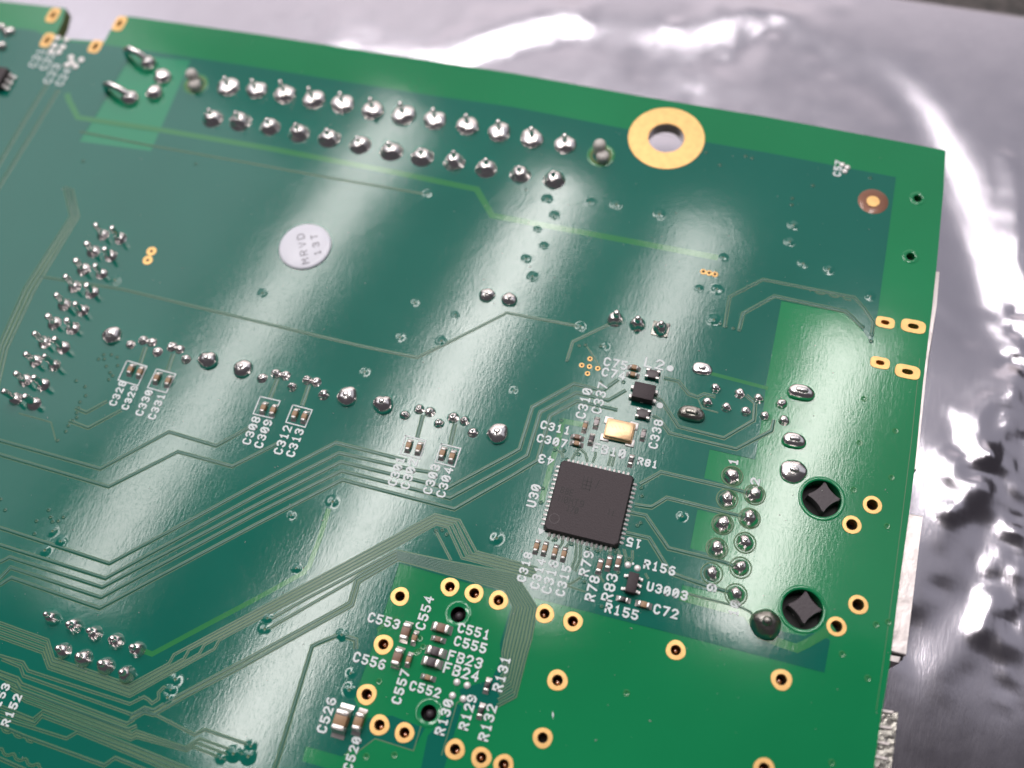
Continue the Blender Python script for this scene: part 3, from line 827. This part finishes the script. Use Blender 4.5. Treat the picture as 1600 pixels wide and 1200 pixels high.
# halo ridges round those joints where the mask steps down
HR = MB(); HR.lathe([(1.16, 0.0), (1.12, 0.03), (1.05, 0.03), (1.01, 0.0)], 28, cap=False); HR = HR.make('mask_halo', [m_gap], ang=80)
for c in rj: q = P(*c); obj('mask_halo', HR, board, (q.x, q.y, ZP + 0.012))
def oblong(c, w, h, z, label, mats=m_solder, lead=(1.2, 0.3, 0.9), rz=0.0, name='shield_tab_joint'):
    mb = MB(); n = 28; v = []; f = []
    for k, (s, zz) in enumerate([(1, 0), (0.97, 0.35), (0.86, 0.7), (0.66, 0.92), (0.42, 1.0)]):
        for i in range(n):
            a = 2 * math.pi * i / n
            ca, sa = math.cos(a), math.sin(a)
            wob = 1 + 0.03 * math.sin(3 * a + w) 
            v.append((w / 2 * s * wob * math.copysign(abs(ca) ** 0.75, ca), h / 2 * s * wob * math.copysign(abs(sa) ** 0.9, sa), z * zz))
    f = [(k * n + i, k * n + (i + 1) % n, (k + 1) * n + (i + 1) % n, (k + 1) * n + i) for k in range(4) for i in range(n)] + [tuple(4 * n + i for i in range(n))]
    mb.add(v, f); q = P(*c)
    o = obj(name, mb.make(name, [mats], ang=80), board, (q.x, q.y, ZP), rz, label=label)
    obj('tab', lead_mesh(lead[0] * .9, lead[1] * 1.5, 0, lead[2] - 0.12, mats), o)
    return o
oblong((1097, 577), 2.3, 1.55, 0.35, 'bright oblong solder joint above the socket pins', lead=(0.9, 0.35, 0.7))
oblong((1080, 648), 3.0, 1.75, 0.85, 'dark oblong solder joint left of the socket pins', m_soldero, (1.6, 0.4, 1.2))
oblong((1251, 614), 3.0, 1.75, 0.8, 'oblong solder joint at the upper right of the socket pins', m_solder, (1.5, 0.4, 1.1))
oblong((1240, 689), 2.6, 1.7, 0.7, 'oblong solder joint right of the socket pins', m_solder, (1.3, 0.4, 1.0))
o = joints('socket_anchor_joint', [(1239, 737)], 1.42, 0.75, 0.6, 'dome', lead=(1.0, 0.55, 0.95), label='bright round anchor joint above the upper peg')[0]
o = joints('socket_anchor_joint', [(1196, 976)], 1.50, 1.5, 0.5, 'dome', lead=(0.9, 0.9, 1.9), mats=m_soldero, label='dark domed anchor joint beside the lower peg')[0]
# bent leads of the power jack
def blob(c, r, h, name, label=None, rz=0): return joints(name, [c], r, h, 0.3, 'dome', label=label)[0]
def tube(pts, r, name, m, parent, n=10):
    mb = MB(); v = []; f = []
    pts = [Vector(p) for p in pts]
    for i, p in enumerate(pts):
        d = (pts[min(i + 1, len(pts) - 1)] - pts[max(i - 1, 0)]).normalized()
        s = d.cross(Vector((0, 0, 1)));  s = s.normalized() if s.length > .01 else Vector((1, 0, 0)); u = s.cross(d)
        rr_ = r[i] if isinstance(r, (list, tuple)) else r
        for k in range(n):
            a = 2 * math.pi * k / n; v.append(p + s * rr_ * math.cos(a) + u * rr_ * math.sin(a))
    for i in range(len(pts) - 1):
        for k in range(n): f.append((i * n + k, i * n + (k + 1) % n, (i + 1) * n + (k + 1) % n, (i + 1) * n + k))
    f += [tuple(reversed(range(n))), tuple((len(pts) - 1) * n + k for k in range(n))]
    mb.add(v, f); return obj(name, mb.make(name, [m], ang=60), parent)
for (cb_, b, lab) in (((234, 102), (204, 92), 'joint with a bent lead at the upper left'), ((205, 156), (172, 144), 'joint with an arched lead at the far left')):
    j = blob(cb_, 1.25, 1.2, 'jack_lead_joint', lab)
    q0, q1 = P(*cb_), P(*b)
    d = q1 - q0; a = -j.rotation_euler.z
    d = Matrix.Rotation(a, 2) @ d
    tube([(0, 0, 0.7), (d.x * .3, d.y * .3, 1.6), (d.x * .7, d.y * .7, 1.9), (d.x * 1.0, d.y * 1.0, 1.5), (d.x * 1.15, d.y * 1.15, 0.1)], [.6, .5, .5, .5, .55], 'bent_lead', m_solder, j)
blob((255, 122), 1.25, 1.1, 'jack_lead_joint', 'joined solder blob of the pair right of the bent leads')
blob((243, 148), 1.25, 1.1, 'jack_lead_joint', 'lower solder blob of the pair right of the bent leads')
# white nylon pegs of the power connector
for c, l in (((306, 132), 'white split peg left of the power connector joints'), ((939, 243), 'white split peg right of the power connector joints')):
    q = P(*c)
    mb = MB(); mb.lathe([(1.75, 0.0), (1.6, 0.05), (1.35, 0.0)], 24, cap=False); mb.lathe([(1.35, 0.0), (0.0, -0.01)], 24, m=1, cap=False)
    o = obj('nylon_peg', mb.make('nylon_peg', [m_channel, m_edge]), board, (q.x, q.y, ZP + 0.002), label=l)
    for sx, hh in ((0.62, 1.1), (-0.55, 1.9)):
        mb = MB(); mb.lathe([(0.75, 0.0), (0.82, hh * .6), (0.7, hh * .88), (0.4, hh)], 18)
        obj('prong', mb.make('prong', [m_white], ang=60), o, (sx * 0.55, -sx * 0.9, 0))
# left edge: parts of a chip and two capacitors
# ------------------------------------------------------------------ surface mounted parts
def smd(name, c, L, Wd, h, vert, mbody, label=None, term=0.27, pad=0.0, mterm=None, zt=None, lean=0.0, board_z=ZP):
    """two-terminal part: ceramic body with an end cap and a solder fillet at either end"""
    q = P(*c, h)
    mb = MB(); mb.box(0, 0, 0.03, L * (1 - 2 * term) + 0.04, Wd * 0.96, h * 0.96, bev=0.03)
    o = obj(name, mb.make(name, [mbody], ang=30), board, (q.x, q.y, board_z), (math.pi / 2 if vert else 0) + lean, label=label)
    mb = MB(); mb.box(0, 0, 0.02, L * term, Wd, h, bev=min(0.09, h * .2))
    # fillet and pad outside the terminal
    e = L * term / 2; pw = Wd * 0.62; pe = 0.32 * max(0.8, Wd) + pad
    mb.add([(e - .02, -Wd / 2, 0.5 * h), (e - .02, Wd / 2, 0.5 * h), (e + pe * .45, -Wd * .52, 0.10), (e + pe * .45, Wd * .52, 0.10), (e + pe, -Wd * .52, 0.01), (e + pe, Wd * .52, 0.01),
            (e - .02, -Wd / 2, 0), (e - .02, Wd / 2, 0)],
           [(0, 2, 3, 1), (2, 4, 5, 3), (0, 6, 2), (6, 4, 2), (1, 3, 7), (7, 3, 5)], 0)
    me = mb.make('end_terminal', [mterm or m_term], ang=40)
    t1 = obj('end_terminal', me, o, (L / 2 - L * term / 2, 0, 0)); t2 = obj('end_terminal', me, o, (-L / 2 + L * term / 2, 0, 0), math.pi)
    return o
V, Hh = True, False
def frame(pts, lab=None):
    q = PL(pts)
    mb = MB(); strip(mb, q + [q[0]], 0.14, ZP + 0.052, cap=1)
    obj('silkscreen_outline', mb.make('silkscreen_outline', [m_silk], smooth=False), board)
for cs, dx in ((((203, 576), (218, 580)), 0), (((244, 589), (262, 594)), 0), (((411, 636), (426, 640)), 0), (((460, 646), (475, 650)), 0), (((638, 695), (654, 699)), 0), (((691, 707), (706, 712)), 0)):
    for c in cs: smd('chip_capacitor', c, 1.15, 0.58, 0.5, V, m_tan)
for fr in (((199, 564), (230, 573), (216, 603), (185, 594)), ((245, 577), (275, 585), (260, 614), (231, 606)), ((407, 620), (438, 627), (426, 654), (396, 647)), ((458, 633), (488, 641), (477, 668), (447, 660)), ((634, 681), (665, 689), (656, 717), (626, 709)), ((690, 694), (720, 701), (710, 730), (680, 722))):
    frame(fr)
smd('chip_capacitor', (991, 573), 1.0, 0.5, 0.5, Hh, m_tan, 'tan chip capacitor beside the upper of two labels')
smd('chip_capacitor', (989, 584), 1.0, 0.5, 0.5, Hh, m_tan)
smd('chip_capacitor', (914, 665), 1.0, 0.5, 0.5, V, m_tan)
smd('chip_capacitor', (932, 659), 1.0, 0.55, 0.5, V, m_greyc, 'pale grey chip capacitor left of the gold crystal')
smd('chip_capacitor', (902, 682), 1.0, 0.5, 0.5, Hh, m_brown, 'brown chip capacitor at the left of the crystal')
smd('chip_capacitor', (901, 692), 1.0, 0.5, 0.5, Hh, m_tan)
smd('ferrite_bead', (924, 685), 1.0, 0.55, 0.5, V, m_ferr, 'dark bead between the capacitors and the crystal')
smd('chip_capacitor', (1005, 678), 1.0, 0.5, 0.45, V, m_greyc, 'pinkish grey chip capacitor right of the gold crystal')
smd('chip_resistor', (986, 719), 1.0, 0.5, 0.35, V, m_black, 'small black resistor at the chip corner')
for c in ((838, 853), (851, 856), (867, 861), (881, 865)): smd('chip_capacitor', c, 1.15, 0.52, 0.5, V, m_tan)
for c in ((937, 884), (951, 879), (966, 878)): smd('chip_resistor', c, 1.25, 0.55, 0.4, V, m_brown)
smd('chip_resistor', (974, 936), 1.0, 0.5, 0.35, Hh, m_black)
smd('chip_capacitor', (1006, 944), 1.2, 0.62, 0.45, Hh, m_tan, 'orange tan capacitor right of the tiny resistor')
smd('chip_capacitor', (633, 986), 1.65, 0.85, 0.8, V, m_brown, 'brown chip capacitor, upper of the tall pair', board_z=0)
smd('chip_capacitor', (647, 996), 1.05, 0.5, 0.5, V, m_tan, board_z=0)
smd('chip_capacitor', (620, 1026), 1.65, 0.85, 0.8, V, m_brown, 'brown chip capacitor, lower of the tall pair', board_z=0)
smd('chip_capacitor', (638, 1030), 1.05, 0.5, 0.5, V, m_tan, board_z=0)
smd('chip_capacitor', (689, 980), 1.65, 0.85, 0.75, Hh, m_brown, board_z=0)
smd('chip_capacitor', (684, 998), 1.05, 0.5, 0.5, Hh, m_brown, board_z=0)
smd('ferrite_bead', (680, 1017), 1.65, 0.85, 0.7, Hh, m_ferr, 'dark ferrite bead, upper of the two', board_z=0)
smd('ferrite_bead', (674, 1034), 1.65, 0.85, 0.7, Hh, m_ferr, 'dark ferrite bead, lower of the two', board_z=0)
smd('chip_capacitor', (668, 1058), 1.05, 0.5, 0.5, Hh, m_tan, board_z=0)
smd('chip_capacitor', (531, 1125), 1.95, 1.3, 1.25, V, m_tan, 'largest tan capacitor at the lower left of the gold rings', pad=0.25)
smd('chip_capacitor', (559, 1127), 1.65, 0.85, 0.85, V, m_tan, 'narrow tan capacitor beside the largest one', pad=0.2)
smd('chip_resistor', (761, 1071), 1.1, 0.55, 0.35, V, m_black)
smd('chip_resistor', (751, 1111), 1.1, 0.55, 0.35, V, m_black)
PADM = MB(); PADM.lathe([(0.36, 0), (0.33, 0.08), (0.2, 0.15), (0.01, 0.17)], 16); PADM = PADM.make('bare_pad', [m_pad], ang=80)
for c in ((714, 1066), (730, 1071), (707, 1087), (724, 1092), (981, 883), (996, 888), (1316, 258), (1324, 262), (1320, 268)):
    q = P(*c); o = obj('bare_pad', PADM, board, (q.x, q.y, ZP if c[1] < 1000 else 0.012))
for i, c in enumerate([(90, 60), (104, 62), (85, 72), (98, 74), (80, 81), (92, 82), (111, 90), (127, 94), (105, 102), (118, 104), (112, 98)]):
    q = P(*c); o = obj('bare_pad', PADM, board, (q.x, q.y, ZP)); o.scale = (1.35, 1.35, 1)
for c in ((12, 53), (17, 50), (4, 44), (4, 74)):
    joints('edge_part_joint', [c], 0.7, 0.7, 0.3, 'dome')
# crystal
h = 0.75; q = P(968, 671, h)
mb = MB(); mb.box(0, 0, 0.08, 3.15, 2.35, 0.30, bev=0.06)
o = obj('crystal', mb.make('crystal', [m_cryst], ang=30), board, (q.x, q.y, ZP), math.radians(0.5), label='shiny gold crystal can above the square chip')
mb = MB(); mb.box(0, 0, 0.30, 2.95, 2.15, 0.47, bev=0.12); obj('lid', mb.make('lid', [m_cryst], ang=30), o)
PC = MB(); PC.box(0, 0, 0, 0.95, 0.85, 0.14, bev=0.05); PC = PC.make('corner_pad', [m_pad])
for sx in (-1, 1):
    for sy in (-1, 1): obj('corner_pad', PC, o, (sx * 1.38, sy * 1.02, 0))
# tall black inductor
h = 1.25; q = P(1006, 611, h)
mb = MB(); mb.box(0, 0, 0.06, 2.35, 1.85, h, bev=0.05)
o = obj('choke', mb.make('choke', [m_epoxy], ang=30), board, (q.x, q.y, ZP), 0.0, label='tall black choke block above the gold crystal')
LG = MB(); LG.box(0, 0, 0, 0.45, 0.42, 0.5, bev=0.05); LG = LG.make('foot', [m_pad])
for sx in (-1, 1):
    for sy in (-1, 1): obj('foot', LG, o, (sx * 1.28, sy * 0.55, 0))
mb = MB(); mb.box(0, 0, 0, 0.34, 0.04, 0.14, bev=0.01); obj('notch_mark', mb.make('notch_mark', [m_term]), o, (0, -0.94, 0.12))
# small four-pad filters
for c, l in (((1020, 584), 'small dark filter with four bright corners above the choke'), ((1005, 646), 'small dark filter with four bright corners below the choke')):
    h = 0.55; q = P(*c, h)
    mb = MB(); mb.box(0, 0, 0.02, 1.35, 1.0, h, bev=0.05)
    o = obj('line_filter', mb.make('line_filter', [m_ferr], ang=30), board, (q.x, q.y, ZP), label=l)
    CP = MB(); CP.box(0, 0, 0, 0.40, 0.26, h + 0.06, bev=0.05); CP = CP.make('corner_contact', [m_term])
    for sx in (-1, 1):
        for sy in (-1, 1): obj('corner_contact', CP, o, (sx * 0.60, sy * 0.40, 0))
# six-lead chip
h = 0.95; q = P(988, 910, h)
mb = MB(); mb.box(0, 0, 0.08, 1.05, 2.05, h, bev=0.06)
o = obj('small_chip', mb.make('small_chip', [m_epoxy], ang=30), board, (q.x, q.y, ZP), label='small black chip with leads on both long sides')
LD = MB(); LD.box(0, 0, 0.30, 0.22, 0.30, 0.12, bev=0.03); LD.box(0.20, 0, 0, 0.34, 0.34, 0.16, bev=0.04); LD.box(0.08, 0, 0.1, 0.12, 0.28, 0.3, bev=0.03); LD = LD.make('lead', [m_pad])
for sx in (-1, 1):
    for k in (-1, 0, 1):
        if sx == -1 and k == 0: continue
        obj('lead', LD, o, (sx * 0.62, k * 0.68, 0), 0 if sx == 1 else math.pi)
# network chip
zc = 0.85
corners = [P(875, 716, zc), P(994, 747, zc), P(965, 853, zc), P(849, 824, zc)]
cen = sum(corners, Vector((0, 0))) / 4
mb = MB()
a = 4.0
def rect_cut(s, c, z): return [(-s + c, -s, z), (s - c, -s, z), (s, -s + c, z), (s, s - c, z), (s - c, s, z), (-s + c, s, z), (-s, s - c, z), (-s, -s + c, z)]
v = rect_cut(4.0, .25, 0.22) + rect_cut(4.0, .25, 0.24) + rect_cut(3.86, .30, zc - .04) + rect_cut(3.82, .32, zc)
f = [tuple(range(24, 32)), tuple(reversed(range(8)))] + [(k * 8 + i, k * 8 + (i + 1) % 8, k * 8 + 8 + (i + 1) % 8, k * 8 + 8 + i) for k in range(3) for i in range(8)]
mb.add(v, f); v2 = rect_cut(3.9, .25, 0.02) + rect_cut(3.9, .25, 0.22)
mb.add(v2, [(i, (i + 1) % 8, 8 + (i + 1) % 8, 8 + i) for i in range(8)])
chip = obj('square_chip', mb.make('square_chip', [m_epoxy], ang=25), board, (cen.x, cen.y, ZP), math.radians(0.3), label='large square black chip with leads on all four sides')
PN = MB()
PN.add([(-.11, 0, 0), (.11, 0, 0), (.15, -.40, 0), (.0, -.55, 0), (-.15, -.40, 0), (-.10, 0, .20), (.10, 0, .20), (.10, -.25, .13), (-.10, -.25, .13), (0, -.50, .04)],
       [(5, 8, 7, 6), (8, 9, 7), (0, 4, 8, 5), (1, 6, 7, 2), (7, 9, 3, 2), (8, 4, 3, 9)])
PN = PN.make('lead', [m_pad], ang=40)
for s in range(4):
    for k in range(14):
        t = (k - 6.5) * 0.5
        ang = s * math.pi / 2
        x, y = t, -3.93
        obj('lead', PN, chip, (x * math.cos(ang) - y * math.sin(ang), x * math.sin(ang) + y * math.cos(ang), 0), ang)

# ------------------------------------------------------------------ lettering
G = {
    '0': [[(1.2, 0), (2.8, 0), (4, 1.2), (4, 4.8), (2.8, 6), (1.2, 6), (0, 4.8), (0, 1.2), (1.1, 0.1)], [(0.7, 1.2), (3.3, 4.8)]],
    '1': [[(0.9, 4.9), (2, 6), (2, 0)], [(0.8, 0), (3.2, 0)]],
    '2': [[(0, 4.8), (1.1, 6), (2.9, 6), (4, 4.9), (4, 3.8), (0, 0), (4, 0)]],
    '3': [[(0, 5), (1.1, 6), (2.9, 6), (4, 5), (4, 4), (3, 3.1), (1.6, 3.1)], [(3, 3.1), (4, 2.1), (4, 1.1), (2.9, 0), (1.1, 0), (0, 1)]],
    '4': [[(3, 0), (3, 6), (0, 1.8)], [(0, 1.8), (4, 1.8)]],
    '5': [[(3.9, 6), (0.3, 6), (0.2, 3.4), (2.8, 3.4), (4, 2.4), (4, 1.1), (2.8, 0), (1.1, 0), (0, 0.9)]],
    '6': [[(3.6, 5.6), (2.6, 6), (1.4, 6), (0, 4.6), (0, 1.2), (1.2, 0), (2.8, 0), (4, 1.1), (4, 2.2), (2.8, 3.3), (0.4, 3.2)]],
    '7': [[(0, 6), (4, 6), (1.3, 0)]],
    '8': [[(1.1, 3.1), (0, 4), (0, 5), (1.1, 6), (2.9, 6), (4, 5), (4, 4), (2.9, 3.1)], [(1.1, 3.1), (0, 2.1), (0, 1.1), (1.1, 0), (2.9, 0), (4, 1.1), (4, 2.1), (2.9, 3.1)], [(1.1, 3.1), (2.9, 3.1)]],
    '9': [[(0.4, 0.4), (1.4, 0), (2.6, 0), (4, 1.4), (4, 4.8), (2.8, 6), (1.2, 6), (0, 4.9), (0, 3.8), (1.2, 2.7), (3.6, 2.8)]],
    'C': [[(4, 4.9), (2.9, 6), (1.2, 6), (0, 4.8), (0, 1.2), (1.2, 0), (2.9, 0), (4, 1.1)]],
    'R': [[(0, 0), (0, 6), (2.9, 6), (4, 5), (4, 4), (2.9, 3), (0, 3)], [(2, 3), (4, 0)]],
    'L': [[(0, 6), (0, 0), (3.6, 0)]],
    'F': [[(0, 0), (0, 6), (4, 6)], [(0, 3.2), (3, 3.2)]],
    'B': [[(0, 0), (0, 6), (2.9, 6), (4, 5.1), (4, 4), (2.9, 3.1), (0.3, 3.1)], [(0, 0), (2.9, 0), (4, 1), (4, 2.1), (2.9, 3.1)]],
    'U': [[(0, 6), (0, 1.2), (1.2, 0), (2.8, 0), (4, 1.2), (4, 6)]],
    'M': [[(0, 0), (0, 6), (2, 2.6), (4, 6), (4, 0)]],
    'V': [[(0, 6), (2, 0), (4, 6)]],
    'D': [[(0, 0), (0, 6), (2.4, 6), (4, 4.6), (4, 1.4), (2.4, 0), (0.2, 0)]],
    'T': [[(0, 6), (4, 6)], [(2, 6), (2, 0)]],
    'N': [[(0, 0), (0, 6), (4, 0), (4, 6)]],
    'E': [[(4, 6), (0, 6), (0, 0), (4, 0)], [(0, 3.1), (3, 3.1)]],
    'Q': [[(1.2, 0), (2.8, 0), (4, 1.2), (4, 4.8), (2.8, 6), (1.2, 6), (0, 4.8), (0, 1.2), (1.1, 0.1)], [(2.4, 1.6), (4, 0)]],
    ' ': [],
}
def text(s, a, b, hk=1.12, wk=0.80, lw=0.205, m=None, parent=None, z=None, name='reference_label', world=False, size=None, snap=True):
    """stroke lettering; a and b are the centres of the first and last characters"""
    A, B = (P(*a, 0.03), P(*b, 0.03)) if not world else (Vector(a), Vector(b))
    n = len(s)
    d = B - A
    if snap and not world:
        d = Vector((d.length if d.x > 0 else -d.length, 0)) if abs(d.x) > abs(d.y) else Vector((0, d.length if d.y > 0 else -d.length))
        mid = (A + B) / 2; A = mid - d / 2; B = mid + d / 2
    pitch = d.length / max(1, n - 1) if n > 1 else (size or 0.95)
    u = d.normalized(); v = Vector((-u.y, u.x))
    hgt = min(1.25, pitch * hk) if size is None else size
    wd = min(pitch * wk, hgt * .8)
    mb = MB(); z = (ZP + 0.052 if z is None else z); k = 0
    for i, ch in enumerate(s):
        c = A + u * pitch * i
        for st in G[ch]:
            pts = [c + u * ((x - 2) / 4 * (wd - lw)) + v * ((y - 3) / 6 * (hgt - lw)) for x, y in st]
            jx = random.uniform(-.015, .015)
            strip(mb, [p + Vector((jx, -jx)) for p in pts], lw * random.uniform(.93, 1.07), z + 0.0012 * (k % 9), 0, cap=1); k += 1
    return obj(name, mb.make(name, [m or m_silk], smooth=False), parent or board, label=None)
LAB = [('C75', (949, 565), (975, 572)), ('C74', (946, 581), (972, 588)), ('L2', (1014, 567), (1031, 570)), ('C310', (907, 649), (918, 612)), ('C337', (931, 641), (943, 604)),
       ('C311', (850, 664), (886, 673)), ('C307', (844, 685), (881, 693)), ('FB10', (932, 699), (972, 710)), ('R81', (1001, 720), (1023, 727)), ('C338', (1020, 696), (1029, 661)),
       ('43', (860, 720), (847, 717)), ('U30', (829, 787), (839, 763)), ('15', (997, 850), (984, 847)), ('R79', (912, 894), (920, 867)), ('R78', (921, 933), (930, 906)), ('R83', (948, 933), (957, 903)),
       ('R156', (1011, 882), (1050, 892)), ('U3003', (1016, 917), (1069, 930)), ('R155', (951, 950), (992, 961)), ('C72', (1027, 951), (1054, 960)),
       ('C318', (815, 904), (825, 868)), ('C314', (835, 915), (846, 878)), ('C316', (854, 922), (865, 881)), ('C315', (874, 926), (886, 889)),
       ('1', (1148, 722), (1148, 700)), ('2', (1182, 753), (1182, 730)), ('9', (1114, 919), (1114, 900)), ('10', (1145, 957), (1150, 945)),
       ('C553', (581, 964), (619, 976)), ('C554', (657, 978), (670, 937)), ('C551', (721, 981), (760, 992)), ('C555', (715, 1002), (755, 1012)), ('FB23', (706, 1024), (748, 1037)), ('FB24', (700, 1042), (742, 1058)),
       ('C556', (558, 1027), (597, 1038)), ('C557', (620, 1094), (632, 1052)), ('C552', (646, 1070), (683, 1084)), ('C526', (503, 1139), (518, 1096)), ('C520', (544, 1198), (557, 1157)),
       ('R130', (687, 1142), (701, 1099)), ('R129', (724, 1134), (738, 1092)), ('R132', (755, 1151), (769, 1107)), ('R131', (777, 1074), (791, 1032)),
       ('C328', (177, 630), (192, 600)), ('C329', (196, 636), (210, 607)), ('C330', (218, 645), (233, 614)), ('C331', (238, 651), (252, 620)),
       ('C308', (386, 690), (400, 656)), ('C309', (404, 695), (419, 661)), ('C312', (435, 705), (449, 670)), ('C313', (454, 709), (468, 675)),
       ('C301', (613, 754), (626, 719)), ('C302', (633, 759), (646, 723)), ('C303', (668, 767), (681, 731)), ('C304', (688, 772), (702, 736)),
       ('C57', (1307, 272), (1311, 255)), ('C21', (52, 101), (64, 81)), ('C22', (69, 105), (80, 86)), ('C23', (75, 126), (88, 105)), ('C24', (93, 130), (105, 112)),
       ('C153', (-8, 1112), (8, 1073)), ('R152', (10, 1129), (27, 1090))]
for s, a, b in LAB:
    on_green = s in ('C551', 'C555', 'FB23', 'FB24', 'C552', 'C554', 'C557', 'R130', 'R129', 'R132')
    text(s, a, b, z=(0.062 if on_green else None), hk=1.16, size=(1.0 if len(s) == 1 else None))
# small silkscreen marks
def dot(c, r, z=ZP + 0.05):
    q = P(*c); mb = MB(); mb.lathe([(r, 0), (0.001, 0.004)], 12, cap=False); obj('silkscreen_dot', mb.make('silkscreen_dot', [m_silk]), board, (q.x, q.y, z))
dot((1047, 576), 0.38); dot((1031, 634), 0.36); dot((989, 881), 0.14)
mb = MB(); t = PL([(841, 825), (852, 829), (843, 836)]); mb.add([(*p, ZP + .02) for p in t], [(0, 2, 1)]); obj('silkscreen_arrow', mb.make('silkscreen_arrow', [m_silk], smooth=False), board)
# marking on the big chip, read like the labels beside it
def ctext(s, a, b, size): text(s, P(*a, zc), P(*b, zc), lw=0.085, m=m_laser, z=ZP + zc + 0.003, world=True, size=size, wk=0.8, name='laser_marking')
def cmark(pts, lw=0.085):
    mb = MB(); strip(mb, PL(pts, zc), lw, ZP + zc + 0.004); obj('laser_marking', mb.make('laser_marking', [m_laser], smooth=False), board)
ctext('88E', (879, 766), (893, 770), 0.72)
ctext('N0MT9', (876, 779), (909, 787), 0.72)
ctext('170', (888, 794), (901, 798), 0.72)
ctext('11', (952, 800), (958, 802), 0.6)
for ptsl in ([(913, 744), (909, 763)], [(919, 745), (915, 764)], [(925, 747), (921, 767)], [(911, 757), (924, 760)], [(910, 763), (922, 766)], [(913, 751), (925, 754)], [(937, 750), (930, 764)]): cmark(ptsl)
cq = P(866, 810, zc); mb = MB(); mb.lathe([(0.55, 0), (0.545, 0.004), (0.49, 0.004), (0.485, 0)], 28, cap=False); obj('pin_one_mark', mb.make('pin_one_mark', [m_ferr]), chip, ((cq - cen).x, (cq - cen).y, zc + 0.002))
# lid engraving
for i in range(4):
    x = 955 + i * 6; mb = MB(); strip(mb, PL([(x, 664 + i), (x + 3, 669 + i)], 0.77), 0.07, ZP + 0.775); obj('engraved_mark', mb.make('engraved_mark', [m_gold], smooth=False), board)

# ------------------------------------------------------------------ connectors under the board
def under(name, pts, z0, z1, m, label, bev=None):
    q = PL(pts, z1); mb = MB(); n = len(q)
    cenp = sum(q, Vector((0, 0))) / n
    top = [(*(p + (cenp - p).normalized() * 0.12), z1) for p in q]
    v = [(*p, z0) for p in q] + [(*p, z1 - 0.1) for p in q] + top
    area = sum(q[i].cross(q[(i + 1) % n]) for i in range(n))
    f = [tuple(2 * n + i for i in range(n))] + [(k * n + i, k * n + (i + 1) % n, k * n + n + (i + 1) % n, k * n + n + i) for k in range(2) for i in range(n)]
    if area < 0: f = [tuple(reversed(t)) for t in f]
    mb.add(v, f); return obj(name, mb.make(name, [m], ang=40), board, label=label)
o = under('network_socket', [(1400, 799), (1442, 806), (1416, 1024), (1370, 1014)], -14.2, -1.75, m_steel, 'pale metal socket shell jutting past the right edge')
under('shell_lip', [(1380, 1021), (1408, 1026), (1406, 1036), (1378, 1031)], -6, -1.9, m_steel, 'folded lip of the socket shell')
under('shell_gap', [(1385, 1017), (1412, 1022), (1411, 1031), (1384, 1026)], -9, -2.1, m_dark, 'dark gap at the end of the socket shell')
o = under('upper_connector', [(1440, 420), (1468, 424), (1464, 475), (1452, 560), (1446, 600), (1432, 735), (1400, 730)], -12.5, -1.75, m_steel, 'thin pale rim of a connector along the right edge')
under('lower_connector', [(1350, 1106), (1404, 1113), (1392, 1215), (1340, 1205)], -12, -2.6, m_soldero, 'dark stamped metal connector at the lower right edge')
for i, y in enumerate((1108, 1133, 1158, 1181)):
    under('spring_finger', [(1366, y - 2), (1398 - i * 3, y + 3), (1396 - i * 3, y + 7), (1364, y + 2)], -3, -2.3, m_steel, None)

# ------------------------------------------------------------------ left edge chip
h = 1.2
q = P(-6, 118, h)
mb = MB(); mb.box(0, 0, 0.06, 2.2, 3.0, h, bev=0.08)
o = obj('edge_chip', mb.make('edge_chip', [m_epoxy], ang=30), board, (q.x, q.y, ZP), label='black chip cut off by the left edge of the picture')
for k in (-1, 0, 1): obj('lead', LD, o, (1.2, k * 0.95, 0)).scale = (2, 1.6, 1.4)

# ------------------------------------------------------------------ round sticker
q = P(477, 386)
R0 = 3.22
mb = MB(); mb.lathe([(R0, 0.0), (R0, 0.10), (R0 - .08, 0.19), (R0 - .3, 0.24), (R0 - 1.2, 0.27), (0.001, 0.285)], 64, cap=False)
st = obj('round_sticker', mb.make('round_sticker', [m_paper], ang=60), None, (q.x, q.y, ZP + 0.001))
tag(st, 'small round glossy white sticker printed MRVD on the teal board', 'sticker')
def sttext(s, a, b, size): 
    A, B = P(*a, 0.32) - q, P(*b, 0.32) - q
    text(s, A, B, lw=0.11, m=m_ink, parent=st, z=0.292, world=True, size=size, wk=0.72, name='printed_text')
sttext('MRVD', (477, 408), (470, 370), 0.95)
sttext('13T', (496, 395), (491, 370), 0.85)

# ------------------------------------------------------------------ dust and lint on the mask
mb = MB()
for i in range(420):
    x, y = random.uniform(0, 1430), random.uniform(30, 1190)
    q = P(x, y)
    if not pip(q.x, q.y, PL(OUT)): continue
    a, r_ = random.uniform(0, 6.28), random.choice((0.025, 0.03, 0.04, 0.055)) * random.uniform(.7, 1.3)
    ln = r_ * random.choice((1, 1.3, 2.5))
    c_, s_ = math.cos(a), math.sin(a)
    mb.add([(q.x + c_ * ln, q.y + s_ * ln, ZP + .012), (q.x - s_ * r_, q.y + c_ * r_, ZP + .012), (q.x - c_ * ln, q.y - s_ * ln, ZP + .012), (q.x + s_ * r_, q.y - c_ * r_, ZP + .012), (q.x, q.y, ZP + .012 + r_)],
           [(0, 1, 4), (1, 2, 4), (2, 3, 4), (3, 0, 4)])
m_dust = mat('dust', (0.42, 0.42, 0.40), 0.8)
obj('dust', mb.make('dust', [m_dust], smooth=False), board, kind='stuff')
mb = MB(); q = P(864, 1117); mb.add([(q.x - .13, q.y + .33, .02), (q.x + .06, q.y + .1, .06), (q.x + .12, q.y - .34, .02), (q.x - .1, q.y - .05, .03)], [(0, 3, 2, 1)])
obj('lint_fleck', mb.make('lint_fleck', [m_silk], smooth=False), board, label='pale fleck between two gold rings in the green area')
